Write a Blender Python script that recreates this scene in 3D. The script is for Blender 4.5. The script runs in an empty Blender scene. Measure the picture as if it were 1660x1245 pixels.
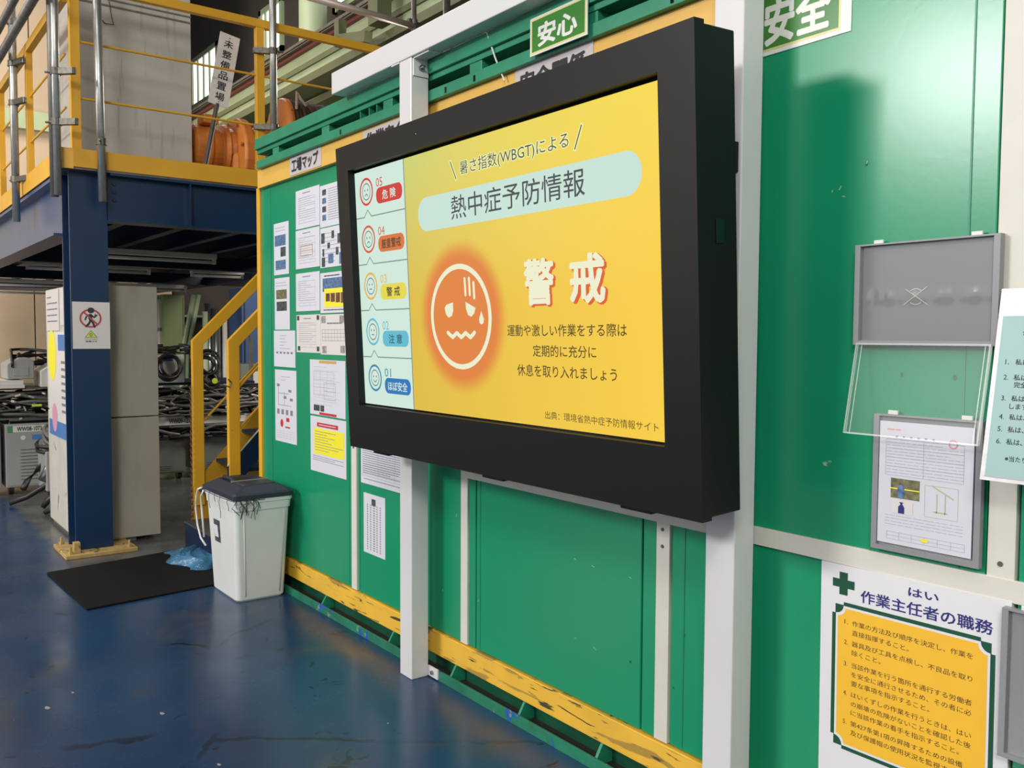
import bpy, bmesh, math, random
from mathutils import Vector, Matrix
random.seed(7)
sc = bpy.context.scene
COL = sc.collection
PI = math.pi

# ------------------------------------------------------------------ camera
CH = 1.5
F_PX, CX, CY = 1435.9, 830.0, 622.5
def rotm():
    p, r, y = 5.29310266e-02, 5.31374027e-03, -6.49876390e-01
    cy, sy = math.cos(y), math.sin(y)
    Ry = Matrix(((cy, 0, sy), (0, 1, 0), (-sy, 0, cy)))
    Rp = Matrix(((1, 0, 0), (0, math.cos(p), -math.sin(p)), (0, math.sin(p), math.cos(p))))
    Rr = Matrix(((math.cos(r), -math.sin(r), 0), (math.sin(r), math.cos(r), 0), (0, 0, 1)))
    return Rr @ Rp @ Ry @ Matrix(((0, 1, 0), (0, 0, -1), (-1, 0, 0)))
WR = rotm()                       # world -> view (x right, y down, z forward)
cam_d = bpy.data.cameras.new('camera')
cam = bpy.data.objects.new('camera', cam_d)
COL.objects.link(cam)
rx, ry, rz = WR[0], WR[1], WR[2]
cam.matrix_world = Matrix(((rx[0], -ry[0], -rz[0], 0), (rx[1], -ry[1], -rz[1], 0), (rx[2], -ry[2], -rz[2], CH), (0, 0, 0, 1)))
cam_d.sensor_fit = 'HORIZONTAL'
cam_d.sensor_width = 36.0
cam_d.lens = F_PX / 1660 * 36.0
cam_d.clip_start = 0.02
cam_d.clip_end = 200
sc.camera = cam

def at(px, py, X=None, Y=None, Z=None):
    """surveying help: the place where a sight line meets the plane X=, Y= or Z="""
    v = Vector(((px - CX) / F_PX, (py - CY) / F_PX, 1.0))
    d = WR.transposed() @ v
    c = Vector((0, 0, CH))
    if X is not None: t = X / d.x
    elif Y is not None: t = Y / d.y
    else: t = (Z - CH) / d.z
    return c + d * t

# ------------------------------------------------------------------ world, lights, exposure
w = bpy.data.worlds.new('daylight')
sc.world = w
w.use_nodes = True
bg = w.node_tree.nodes['Background']
bg.inputs[0].default_value = (1.0, 0.99, 0.96, 1)
bg.inputs[1].default_value = 0.95
def area(name, loc, target, sx, sy, power, color=(1, 1, 1)):
    l = bpy.data.lights.new(name, 'AREA')
    l.shape = 'RECTANGLE'; l.size = sx; l.size_y = sy; l.energy = power; l.color = color
    o = bpy.data.objects.new(name, l); COL.objects.link(o)
    o.location = loc
    o.rotation_euler = (Vector(target) - Vector(loc)).to_track_quat('-Z', 'Y').to_euler()
    return o
area('window_light', (-5.4, -7.5, 4.9), (-2.2, 2.0, 0.9), 2.2, 1.0, 640, (1.0, 0.985, 0.95))
for k, (x, y, p) in enumerate(((-3, -1.5, 110), (-9, -1.5, 210), (-12.5, 3.2, 210), (2.5, -2.5, 150))):
    area('high_bay_and_fill_light', (x, y, 8.6), (x, y, 0), 1.6, 1.6, p, (1.0, 0.95, 0.88))
area('far_wall_fill', (-13.5, 0.2, 6.5), (-15.5, 1.5, 2.5), 2, 1.2, 170, (1.0, 0.88, 0.72))  # added fill that brightens the beige far wall
area('far_wall_fill', (-12.6, -2.6, 3.2), (-16.5, 1.3, 1.5), 1.6, 1.2, 190, (1.0, 0.90, 0.76))  # second added fill, for the beige wall seen under the deck
area('under_deck_fill', (-7.6, 5.4, 3.4), (-9.6, 2.6, 0.9), 1.0, 1.6, 190, (1.0, 0.94, 0.84))  # added fill beneath the mezzanine, standing in for window light from behind
area('high_bay_and_fill_light', (2.6, -3.2, 5.2), (-6.8, 1.8, 1.8), 1.8, 1.2, 300, (1.0, 0.97, 0.92))  # added fill for the mezzanine and cabinet faces turned to the camera
area('machine_fill', (-9.2, -4.5, 2.4), (-9.6, 1.5, 0.9), 2.0, 1.2, 110, (1.0, 0.96, 0.9))  # added low fill on the stored machines and cables
sc.view_settings.view_transform = 'Standard'
sc.view_settings.look = 'None'
sc.view_settings.exposure = -0.22
sc.view_settings.gamma = 1.0
sc.view_settings.use_curve_mapping = False

# ------------------------------------------------------------------ materials
def lin(c):
    return tuple(((x / 255) / 12.92 if x / 255 <= 0.04045 else ((x / 255 + 0.055) / 1.055) ** 2.4) for x in c)
MATS = {}
def mat(name, rgb, rough=0.5, metal=0.0, spec=0.5, noise=None, bump=None, emit=None, wear=None, alpha=None, clear=False, coat=0.0, streak=None):
    """rgb in 0-255; noise=(scale, amount); bump=(scale, strength); wear=(scale, threshold, rgb)"""
    if name in MATS: return MATS[name]
    m = bpy.data.materials.new(name); m.use_nodes = True
    nt = m.node_tree; N = nt.nodes; L = nt.links
    b = N['Principled BSDF']
    c = lin(rgb) + (1,)
    b.inputs['Base Color'].default_value = c
    b.inputs['Roughness'].default_value = rough
    b.inputs['Metallic'].default_value = metal
    b.inputs['Specular IOR Level'].default_value = spec
    b.inputs['Coat Weight'].default_value = coat
    out = None
    tc = N.new('ShaderNodeTexCoord')
    def nz(scale, detail=6, stretch=None, dist=0.0):
        n = N.new('ShaderNodeTexNoise'); n.inputs['Scale'].default_value = scale
        n.inputs['Detail'].default_value = detail; n.inputs['Distortion'].default_value = dist
        if stretch:
            mp = N.new('ShaderNodeMapping'); mp.inputs['Scale'].default_value = stretch
            L.new(tc.outputs['Object'], mp.inputs[0]); L.new(mp.outputs[0], n.inputs[0])
        else: L.new(tc.outputs['Object'], n.inputs[0])
        return n
    def mixc(fac, a, bb):
        x = N.new('ShaderNodeMix'); x.data_type = 'RGBA'
        L.new(fac, x.inputs[0])
        if hasattr(a, 'links'): L.new(a, x.inputs[6])
        else: x.inputs[6].default_value = a
        if hasattr(bb, 'links'): L.new(bb, x.inputs[7])
        else: x.inputs[7].default_value = bb
        return x.outputs[2]
    def ramp(o, a, bb):
        r = N.new('ShaderNodeMapRange'); r.inputs[1].default_value = a; r.inputs[2].default_value = bb
        L.new(o, r.inputs[0]); return r.outputs[0]
    if noise:
        sc_, am = noise[0], noise[1]
        n = nz(sc_, stretch=noise[2] if len(noise) > 2 else None)
        f = ramp(n.outputs[0], 0.3, 0.7)
        out = mixc(f, tuple(x * (1 - am) for x in c[:3]) + (1,), tuple(min(1, x * (1 + am)) for x in c[:3]) + (1,))
    if streak:
        n = nz(streak[0], 4, stretch=streak[3])
        out = mixc(ramp(n.outputs[0], streak[1], streak[1] + .12), out or c, lin(streak[2]) + (1,))
    for wr in (wear or []):
        n = nz(wr[0], 8, stretch=wr[3] if len(wr) > 3 else None, dist=0.6)
        out = mixc(ramp(n.outputs[0], wr[1], wr[1] + .03), out or c, lin(wr[2]) + (1,))
    if out is not None: L.new(out, b.inputs['Base Color'])
    if bump:
        n = nz(bump[0], 5, stretch=bump[2] if len(bump) > 2 else None)
        bp = N.new('ShaderNodeBump'); bp.inputs['Strength'].default_value = bump[1]; bp.inputs['Distance'].default_value = 0.01
        L.new(n.outputs[0], bp.inputs['Height']); L.new(bp.outputs[0], b.inputs['Normal'])
    if emit is not None:
        b.inputs['Emission Color'].default_value = c
        b.inputs['Emission Strength'].default_value = emit
        b.inputs['Base Color'].default_value = (0.01, 0.01, 0.01, 1)
    if alpha is not None: b.inputs['Alpha'].default_value = alpha
    if clear:
        b.inputs['Transmission Weight'].default_value = 1.0
        b.inputs['IOR'].default_value = 1.15
    MATS[name] = m
    return m

GREEN = mat('green_paint', (22, 144, 102), 0.26, noise=(1.1, 0.05), bump=(55, 0.012), wear=[(9, 0.755, (150, 185, 165), (1, 1, 1.6))])
GREEN_R = mat('green_rail_paint', (36, 132, 98), 0.4, noise=(6, 0.12))
GREEN_W = mat('worn_green_rail_paint', (34, 118, 90), 0.5, noise=(9, 0.25), wear=[(7, 0.6, (30, 90, 165)), (23, 0.66, (120, 140, 128))])
GREEN_D = mat('shaded_green_paint', (12, 78, 52), 0.5, noise=(6, 0.2))  # rail green darkened to carry the shade of the recesses
YEL_B = mat('worn_yellow_band', (232, 182, 62), 0.42, noise=(5, 0.07), wear=[(3.2, 0.60, (176, 140, 62), (1, 1, 8)), (7, 0.655, (84, 76, 50), (.55, 1, 5)), (13, 0.64, (70, 64, 44), (.35, 1, 4))])
YEL_T = mat('yellow_tape', (226, 178, 84), 0.45, noise=(4, 0.05))
YEL = mat('yellow_paint', (226, 168, 42), 0.42, noise=(3, 0.07), wear=[(14, 0.74, (120, 92, 40))])
YEL_S = mat('stair_yellow_paint', (205, 150, 36), 0.5, noise=(4, 0.12), wear=[(12, 0.70, (110, 82, 36))])
WHITE = mat('white_frame_paint', (214, 213, 214), 0.28, noise=(3, 0.015))
CREAM = mat('cream_strip', (216, 213, 202), 0.5, noise=(10, 0.03), wear=[(25, 0.74, (150, 146, 132))])
BLACK = mat('black_enclosure', (17, 17, 18), 0.46, spec=0.25, bump=(900, 0.02))
BLACK_G = mat('black_gloss', (10, 10, 11), 0.12)
BLUE = mat('blue_steel_paint', (4, 45, 82), 0.36, noise=(3, 0.08))
BLUE_L = mat('blue_beam_sheen', (34, 72, 118), 0.32, noise=(2, 0.12))  # steel blue lightened for the reflection along the side beam
BLUE_D = mat('dark_blue_paint', (6, 30, 62), 0.45, noise=(4, 0.1))
GALV = mat('galvanised_pipe', (178, 178, 174), 0.36, metal=0.75, noise=(18, 0.15), bump=(40, 0.05))
GALV_D = mat('dull_galvanised_pipe', (122, 118, 112), 0.5, metal=0.6, noise=(16, 0.2))
CLAMP = mat('clamp_steel', (104, 100, 92), 0.5, metal=0.7, noise=(60, 0.3))
STEEL = mat('bolt_steel', (150, 150, 150), 0.3, metal=0.9)
GREYBOX = mat('grey_sheet', (180, 175, 166), 0.6, noise=(2.5, 0.07), streak=(6, 0.60, (158, 153, 144), (3, 3, 0.35)))
CABG = mat('cabinet_grey', (172, 167, 154), 0.5, noise=(2.0, 0.05), streak=(3, 0.6, (160, 155, 142), (2, 2, .3)))
CABW = mat('cabinet_side_dirty', (196, 192, 180), 0.55, noise=(5, 0.08), wear=[(6, 0.66, (140, 136, 122))])
ORANGE = mat('orange_motor_paint', (204, 122, 50), 0.5, noise=(6, 0.15), wear=[(9, 0.66, (110, 62, 30))])
ROPE = mat('dark_rope', (66, 44, 34), 0.8, bump=(30, 0.5))
BEIGE = mat('beige_wall_sheet', (188, 168, 144), 0.75, noise=(0.7, 0.07))
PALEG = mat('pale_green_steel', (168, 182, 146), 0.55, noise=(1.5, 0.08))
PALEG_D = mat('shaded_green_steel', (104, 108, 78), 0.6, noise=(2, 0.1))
RED_S = mat('dark_red_stripe', (120, 58, 60), 0.6)
DARKW = mat('dark_wall_sheet', (72, 66, 60), 0.8, noise=(1, 0.1))
CEIL = mat('ceiling_sheet', (70, 68, 62), 0.85)
WINL = mat('daylit_window', (255, 255, 252), emit=2.2)
PAPER = mat('paper', (214, 213, 222), 0.6)
PAPER_W = mat('laminated_paper', (222, 216, 214), 0.35)
INK = mat('ink_black', (30, 30, 34), 0.6)
INK_G = mat('ink_grey', (128, 128, 140), 0.6)
INK_L = mat('ink_light_grey', (176, 176, 190), 0.6)
INK_BR = mat('ink_brown', (74, 52, 30), 0.6)
NAVY = mat('ink_navy', (42, 42, 118), 0.5)
RED_I = mat('ink_red', (196, 44, 52), 0.5)
RED_P = mat('prohibition_red', (192, 72, 78), 0.5)
GRN_I = mat('ink_dark_green', (10, 78, 52), 0.5)
YEL_I = mat('print_yellow', (242, 230, 50), 0.5)
YEL_P = mat('poster_yellow', (246, 190, 52), 0.45, noise=(9, 0.03))
ORG_I = mat('print_orange', (206, 160, 84), 0.5)
BLU_I = mat('print_blue', (70, 120, 180), 0.5)
PHO_D = mat('photo_dark', (66, 70, 74), 0.5, noise=(60, 0.8))
PHO_B = mat('photo_blue', (84, 112, 150), 0.5, noise=(70, 0.6))
PHO_G = mat('photo_olive', (112, 108, 76), 0.5, noise=(60, 0.6))
PLATE = mat('plate_grey', (196, 188, 190), 0.4)
SIGN_G = mat('sign_green', (66, 128, 58), 0.22)
SIGN_Y = mat('sign_line', (216, 208, 140), 0.3)
SIGN_W = mat('sign_white', (222, 224, 218), 0.25)
HOLD = mat('holder_grey', (142, 143, 146), 0.35)
HOLD_P = mat('holder_panel', (132, 134, 136), 0.14)
def clear_mat(name, fac, rough, milk):
    m = bpy.data.materials.new(name); m.use_nodes = True; nt = m.node_tree; N = nt.nodes; L = nt.links
    N.remove(N['Principled BSDF']); out = N['Material Output']
    t = N.new('ShaderNodeBsdfTransparent'); g = N.new('ShaderNodeBsdfGlossy'); g.inputs['Roughness'].default_value = rough; d = N.new('ShaderNodeBsdfDiffuse'); d.inputs[0].default_value = (.85, .88, .86, 1)
    a = N.new('ShaderNodeMixShader'); a.inputs[0].default_value = fac; b = N.new('ShaderNodeMixShader'); b.inputs[0].default_value = milk
    L.new(t.outputs[0], a.inputs[1]); L.new(g.outputs[0], a.inputs[2]); L.new(a.outputs[0], b.inputs[1]); L.new(d.outputs[0], b.inputs[2]); L.new(b.outputs[0], out.inputs[0])
    MATS[name] = m; return m
CLEARP = clear_mat('clear_plastic', .006, .30, .02)
CLEARE = clear_mat('clear_plastic_edge', .03, .3, .22)
AQUA = mat('poster_aqua', (144, 180, 178), 0.42)
POSTW = mat('poster_white', (228, 226, 230), 0.4)
SHEEN = mat('laminate_white', (214, 208, 210), 0.32, bump=(14, 0.3))
BIN = mat('bin_white_plastic', (216, 218, 216), 0.38, noise=(5, 0.03))
LID = mat('bin_lid_charcoal', (44, 50, 62), 0.42)
CORD_W = mat('white_cord', (220, 220, 216), 0.5)
STRING = mat('dark_string', (24, 24, 26), 0.7)
BAG = mat('blue_plastic_bag', (64, 116, 152), 0.22, alpha=0.85, noise=(7, 0.45), bump=(16, 0.9))
MAT_B = mat('black_rubber_mat', (13, 13, 14), 0.8, spec=0.2, bump=(160, 0.25))
WOOD = mat('worn_base_plate', (178, 148, 92), 0.7, noise=(12, 0.2), wear=[(15, 0.62, (100, 84, 60))])
MACH = mat('machine_grey', (150, 150, 148), 0.45, noise=(3, 0.05))
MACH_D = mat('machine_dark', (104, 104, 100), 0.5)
MACH_W = mat('machine_white', (206, 204, 196), 0.45, noise=(4, 0.05))
CABLE = mat('cable_rubber', (38, 36, 36), 0.45)
CABLE_G = mat('cable_grey', (92, 88, 84), 0.45)
LIME = mat('lime_tag', (196, 214, 70), 0.5)
TUBE = mat('lamp_tube_off', (240, 232, 224), 0.3)
FIXT = mat('lamp_body', (236, 226, 216), 0.5)
LOCK_G = mat('green_locker', (122, 138, 84), 0.5)
BLUE_P = mat('blue_locker', (62, 98, 156), 0.5)
PINK = mat('print_pink', (214, 150, 176), 0.5)

# floor: worn blue epoxy with a bare grey zone beneath the mezzanine
def floor_material():
    m = bpy.data.materials.new('floor_paint'); m.use_nodes = True
    nt = m.node_tree; N = nt.nodes; L = nt.links; b = N['Principled BSDF']
    tc = N.new('ShaderNodeTexCoord'); sep = N.new('ShaderNodeSeparateXYZ'); L.new(tc.outputs['Object'], sep.inputs[0])
    def nz(s, d=8, dist=0.0):
        n = N.new('ShaderNodeTexNoise'); n.inputs['Scale'].default_value = s; n.inputs['Detail'].default_value = d
        n.inputs['Distortion'].default_value = dist; L.new(tc.outputs['Object'], n.inputs[0]); return n.outputs[0]
    def mr(o, a, c2, x=0., y=1.):
        r = N.new('ShaderNodeMapRange'); L.new(o, r.inputs[0])
        for i, v in enumerate((a, c2, x, y)): r.inputs[i + 1].default_value = v
        return r.outputs[0]
    def mx(f, a, c2):
        x = N.new('ShaderNodeMix'); x.data_type = 'RGBA'
        L.new(f, x.inputs[0])
        for i, v in ((6, a), (7, c2)):
            if hasattr(v, 'links'): L.new(v, x.inputs[i])
            else: x.inputs[i].default_value = lin(v) + (1,)
        return x.outputs[2]
    def ma(op, a, c2):
        x = N.new('ShaderNodeMath'); x.operation = op
        for i, v in enumerate((a, c2)):
            if hasattr(v, 'links'): L.new(v, x.inputs[i])
            else: x.inputs[i].default_value = v
        return x.outputs[0]
    c = mx(mr(nz(0.9, 4), .35, .65), (22, 51, 84), (36, 66, 99))
    c = mx(mr(nz(2.3, 6, 1.0), .56, .72), c, (52, 64, 82))
    c = mx(mr(nz(7, 9, 1.5), .66, .70), c, (20, 30, 50))
    c = mx(mr(nz(17, 9, 0.5), .735, .75), c, (66, 76, 80))
    v = N.new('ShaderNodeTexVoronoi'); v.feature = 'DISTANCE_TO_EDGE'; v.inputs['Scale'].default_value = 0.55
    wn = N.new('ShaderNodeTexNoise'); wn.inputs['Scale'].default_value = 2.2; wn.inputs['Detail'].default_value = 8
    va = N.new('ShaderNodeMix'); va.data_type = 'RGBA'; va.inputs[0].default_value = 0.22
    L.new(tc.outputs['Object'], wn.inputs[0]); L.new(tc.outputs['Object'], va.inputs[6]); L.new(wn.outputs['Color'], va.inputs[7]); L.new(va.outputs[2], v.inputs[0])
    crk = mr(v.outputs['Distance'], 0.003, 0.0055, 1, 0)
    crk = ma('MULTIPLY', crk, mr(nz(1.1, 2), .5, .58))
    c = mx(crk, c, (18, 26, 44))
    # bare zone: Y > 1.17 and X < -6.15, wobbling edge
    wob = mr(nz(3.5, 6), 0, 1, -.12, .12)
    g1 = mr(ma('ADD', sep.outputs['Y'], wob), 1.14, 1.22)
    g2 = mr(ma('ADD', sep.outputs['X'], wob), -6.12, -6.22)
    g = ma('MULTIPLY', g1, g2)
    grey = mx(mr(nz(3, 8), .35, .65), (70, 72, 74), (94, 94, 92))
    c = mx(g, c, grey)
    L.new(c, b.inputs['Base Color'])
    L.new(mr(nz(2.0, 7), .3, .7, .17, .34), b.inputs['Roughness'])
    bp = N.new('ShaderNodeBump'); bp.inputs['Strength'].default_value = 0.05; bp.inputs['Distance'].default_value = 0.02
    L.new(nz(5, 6), bp.inputs['Height']); L.new(bp.outputs[0], b.inputs['Normal'])
    return m

# ------------------------------------------------------------------ geometry helpers
class MB:
    def __init__(s): s.v = []; s.f = []
    def add(s, vs, fs):
        n = len(s.v); s.v += [tuple(p) for p in vs]; s.f += [tuple(i + n for i in f) for f in fs]; return s
    def box(s, x0, x1, y0, y1, z0, z1):
        x0, x1 = sorted((x0, x1)); y0, y1 = sorted((y0, y1)); z0, z1 = sorted((z0, z1))
        return s.add([(x0, y0, z0), (x1, y0, z0), (x1, y1, z0), (x0, y1, z0), (x0, y0, z1), (x1, y0, z1), (x1, y1, z1), (x0, y1, z1)],
                     [(3, 2, 1, 0), (4, 5, 6, 7), (0, 1, 5, 4), (1, 2, 6, 5), (2, 3, 7, 6), (3, 0, 4, 7)])
    def loft(s, rings, caps=True):
        n = len(rings[0]); vs = [p for r in rings for p in r]; fs = []
        for k in range(len(rings) - 1):
            for i in range(n):
                j = (i + 1) % n
                fs.append((k * n + i, k * n + j, (k + 1) * n + j, (k + 1) * n + i))
        if caps: fs += [tuple(range(n))[::-1], tuple(range((len(rings) - 1) * n, len(rings) * n))]
        return s.add(vs, fs)
    def bar(s, a, b, wd, ht, up=(0, 0, 1)):
        a = Vector(a); b = Vector(b); d = (b - a).normalized(); u = Vector(up)
        sd = d.cross(u).normalized(); u = sd.cross(d)
        q = [(-1, -1), (1, -1), (1, 1), (-1, 1)]
        return s.loft([[p + sd * (i * wd / 2) + u * (j * ht / 2) for i, j in q] for p in (a, b)])
    def tube(s, pts, r, n=8, caps=True):
        pts = [Vector(p) for p in pts]; rings = []
        ref = Vector((0.13, 0.31, 1)).normalized()
        for i, p in enumerate(pts):
            d = (pts[min(i + 1, len(pts) - 1)] - pts[max(i - 1, 0)]).normalized()
            if abs(d.dot(ref)) > .95: ref = Vector((1, .2, .1)).normalized()
            a = d.cross(ref).normalized(); b = d.cross(a); ref = -b if False else ref
            rr = r[i] if isinstance(r, (list, tuple)) else r
            rings.append([p + (a * math.cos(2 * PI * k / n) + b * math.sin(2 * PI * k / n)) * rr for k in range(n)])
        return s.loft(rings, caps)
    def prism(s, poly, off):
        off = Vector(off); a = [Vector(p) for p in poly]
        return s.loft([a, [p + off for p in a]])
    def disc(s, c, axis, r, h, n=16):
        c = Vector(c); ax = Vector(axis).normalized()
        return s.tube([c, c + ax * h], r, n)

def mesh_obj(name, mb, m, parent=None, bevel=0, smooth=False):
    me = bpy.data.meshes.new(name)
    me.from_pydata(mb.v, [], mb.f)
    bm = bmesh.new(); bm.from_mesh(me); bmesh.ops.recalc_face_normals(bm, faces=bm.faces); bm.to_mesh(me); bm.free()
    if m: me.materials.append(m)
    if smooth:
        for p in me.polygons: p.use_smooth = True
    o = bpy.data.objects.new(name, me); COL.objects.link(o)
    if parent is not None:
        root = parent
        while root.parent: root = root.parent
        me.transform(Matrix.Translation(-Vector(root.location)))
        o.parent = parent
    if bevel:
        b = o.modifiers.new('bevel', 'BEVEL'); b.width = bevel; b.segments = 2; b.limit_method = 'ANGLE'
    return o
def tag(o, label, cat, group=None, kind=None):
    if label: o['label'] = label
    if cat: o['category'] = cat
    if group: o['group'] = group
    if kind: o['kind'] = kind
    return o
def thing(name, loc, label, cat, group=None):
    o = bpy.data.objects.new(name, None); COL.objects.link(o); o.location = loc; o.empty_display_size = 0.1
    return tag(o, label, cat, group)
def single(name, mb, m, label, cat, group=None, bevel=0, smooth=False, kind=None):
    """one-mesh thing with its origin at its base"""
    xs = [v[0] for v in mb.v]; ys = [v[1] for v in mb.v]; zs = [v[2] for v in mb.v]
    c = Vector(((min(xs) + max(xs)) / 2, (min(ys) + max(ys)) / 2, min(zs)))
    mb.v = [(v[0] - c.x, v[1] - c.y, v[2] - c.z) for v in mb.v]
    o = mesh_obj(name, mb, m, None, bevel, smooth); o.location = c
    return tag(o, label, cat, group, kind)
def struct(name, mb, m, bevel=0):
    o = mesh_obj(name, mb, m, None, bevel); o['kind'] = 'structure'; return o
def copy_tree(o, loc=None, label=None, parent=None, group=None):
    c = o.copy(); COL.objects.link(c); c.parent = parent
    for ch in list(o.children): copy_tree(ch, parent=c)
    if loc is not None: c.location = loc
    if label: c['label'] = label
    if group: c['group'] = group
    return c

# flat graphics laid on a plane: origin O, right U, up V, outward N
def text_polys(s, bold=0.0):
    cu = bpy.data.curves.new('t', 'FONT'); cu.body = s; cu.size = 1; cu.resolution_u = 2
    cu.fill_mode = 'FRONT'
    ob = bpy.data.objects.new('t', cu); COL.objects.link(ob)
    dg = bpy.context.evaluated_depsgraph_get(); dg.update()
    me = bpy.data.meshes.new_from_object(ob.evaluated_get(dg))
    vs = [tuple(v.co) for v in me.vertices]; fs = [tuple(p.vertices) for p in me.polygons]
    bpy.data.objects.remove(ob); bpy.data.curves.remove(cu); bpy.data.meshes.remove(me)
    if bold:
        zc = 0; n = 8 if bold > .03 else 4; V0, F0 = list(vs), list(fs)
        rads = (bold,) if bold < .05 else (bold, bold * .5)
        for r_ in rads:
            for k in range(n):
                a_ = 2 * PI * (k + .5) / n; o_ = len(vs)
                zc += 1; vs += [(x + r_ * math.cos(a_), y + r_ * math.sin(a_), zc) for x, y, z in V0]; fs += [tuple(i + o_ for i in f_) for f_ in F0]
    return vs, fs
class Plane:
    def __init__(s, O, U, V, N): s.O, s.U, s.V, s.N = Vector(O), Vector(U), Vector(V), Vector(N)
    def p(s, u, v, e=0.0): return s.O + s.U * u + s.V * v + s.N * e
    def poly(s, mb, pts, e):
        return mb.add([s.p(u, v, e) for u, v in pts], [tuple(range(len(pts)))])
    def rect(s, mb, u0, v0, u1, v1, e): return s.poly(mb, [(u0, v0), (u1, v0), (u1, v1), (u0, v1)], e)
    def slab(s, mb, u0, v0, u1, v1, e0, e1):
        q = [(u0, v0), (u1, v0), (u1, v1), (u0, v1)]
        return mb.loft([[s.p(u, v, e0) for u, v in q], [s.p(u, v, e1) for u, v in q]])
    def slabpoly(s, mb, q, e0, e1):
        return mb.loft([[s.p(u, v, e0) for u, v in q], [s.p(u, v, e1) for u, v in q]])
    def ell(s, mb, cu, cv, ru, rv, e, n=40): return s.poly(mb, [(cu + ru * math.cos(2 * PI * k / n), cv + rv * math.sin(2 * PI * k / n)) for k in range(n)], e)
    def ring(s, mb, cu, cv, ru, rv, th, e, n=48, a0=0, a1=2 * PI):
        full = abs(a1 - a0 - 2 * PI) < 1e-6; m = n if full else n + 1
        A = [a0 + (a1 - a0) * k / n for k in range(m)]
        vs = [s.p(cu + ru * math.cos(a), cv + rv * math.sin(a), e) for a in A] + [s.p(cu + (ru - th) * math.cos(a), cv + (rv - th) * math.sin(a), e) for a in A]
        fs = [(k, (k + 1) % m, m + (k + 1) % m, m + k) for k in range(m if full else m - 1)]
        return mb.add(vs, fs)
    def rrect(s, mb, u0, v0, u1, v1, r, e, n=10):
        pts = []
        for cx, cy, a in ((u1 - r, v1 - r, 0), (u0 + r, v1 - r, 90), (u0 + r, v0 + r, 180), (u1 - r, v0 + r, 270)):
            for k in range(n + 1):
                t = math.radians(a + 90 * k / n); pts.append((cx + r * math.cos(t), cy + r * math.sin(t)))
        return s.poly(mb, pts, e)
    def line(s, mb, a, b, th, e):
        a = Vector(a); b = Vector(b); d = (b - a).normalized(); q = Vector((-d.y, d.x)) * th / 2
        return s.poly(mb, [a + q, b + q, b - q, a - q], e)
    def path(s, mb, pts, th, e):
        for i in range(len(pts) - 1):
            s.line(mb, pts[i], pts[i + 1], th, e + 0.00002 * (i % 2))
        for q in pts: s.ell(mb, q[0], q[1], th / 2, th / 2, e + 0.00004, 10)
        return mb
    def text(s, mb, t, u0, v0, u1, v1, e, bold=0.0, keep=False, slant=0.0):
        """fit the text in a box; keep=True keeps its proportions (height rules, left aligned)"""
        vs, fs = text_polys(t, bold)
        if not vs: return mb
        a = min(p[0] for p in vs); b = max(p[0] for p in vs); c = min(p[1] for p in vs); d = max(p[1] for p in vs)
        sx = (u1 - u0) / (b - a); sy = (v1 - v0) / (d - c)
        if keep: sx = sy
        return mb.add([s.p(u0 + (x - a) * sx + slant * (y - c) * sy, v0 + (y - c) * sy, e + z * .000012) for x, y, z in vs], fs)

# ================================================================== SETTING
fl = MB(); fl.add([(-40, -14, 0), (9, -14, 0), (9, 9, 0), (-40, 9, 0)], [(0, 1, 2, 3)])
fo = mesh_obj('floor', fl, floor_material()); fo['kind'] = 'structure'
struct('ceiling', MB().box(-40, 9, -14, 9, 10.0, 10.1), CEIL)
# long wall with a window band far behind the container
WY = 6.6
struct('wall_right', MB().box(-40, 9, WY, WY + .1, 0, 10), DARKW)
# partition of tall beige sheets at the far end, each sheet a piece of it
wl = struct('wall_far', MB().box(-16.62, -16.5, -14, 5.1, 0, 10), DARKW)
struct('wall_end', MB().box(-40, -39.9, -14, 9, 0, 10), DARKW)
yy = -9.0
while yy < 3.8:
    p = mesh_obj('panel', MB().box(-16.5, -16.46, yy + .008, yy + 1.15, 0, 9.5), BEIGE, wl, bevel=0.004); yy += 1.16
struct('trim_1', MB().box(-16.44, -16.3, -9, 5, 4.82, 5.11), PALEG)
struct('trim_2', MB().box(-16.44, -16.34, 0.02, 0.3, 0, 9), PALEG)
struct('wall_left', MB().box(-40, 9, -14.1, -14, 0, 1.3), DARKW)  # unseen wall, kept low so more low-angle daylight enters
# windows on the long wall
def window(n, x0, x1, z0, z1):
    r = bpy.data.objects.new('window_%d' % n, None); COL.objects.link(r); r.location = ((x0 + x1) / 2, WY, z0); r['kind'] = 'structure'
    f = MB(); y0, y1 = WY - .06, WY
    f.box(x0, x1, y0, y1, z0, z0 + .1).box(x0, x1, y0, y1, z1 - .1, z1).box(x0, x0 + .1, y0, y1, z0, z1).box(x1 - .1, x1, y0, y1, z0, z1)
    mesh_obj('window_frame', f, PALEG, r)
    k = 4
    for i in range(k):
        a = x0 + .1 + (x1 - x0 - .2) * i / k; b = x0 + .1 + (x1 - x0 - .2) * (i + 1) / k
        mesh_obj('pane', MB().box(a + .03, b - .03, WY - .03, WY - .02, z0 + .1, z1 - .1), WINL, r)
        if i: mesh_obj('mullion', MB().box(a - .03, a + .03, y0, WY, z0 + .1, z1 - .1), PALEG, r)
wa = at(314, 150, Y=WY); wb = at(355, 100, Y=WY)
window(1, at(313, 130, Y=WY).x, at(356, 100, Y=WY).x, at(333, 168, Y=WY).z, at(333, 84, Y=WY).z)
window(2, at(424, 50, Y=WY).x, at(461, 50, Y=WY).x, at(440, 96, Y=WY).z, at(440, 8, Y=WY).z)
window(3, at(544, 0, Y=WY).x, at(640, 0, Y=WY).x, at(570, 8, Y=WY).z, 9.7)
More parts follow.
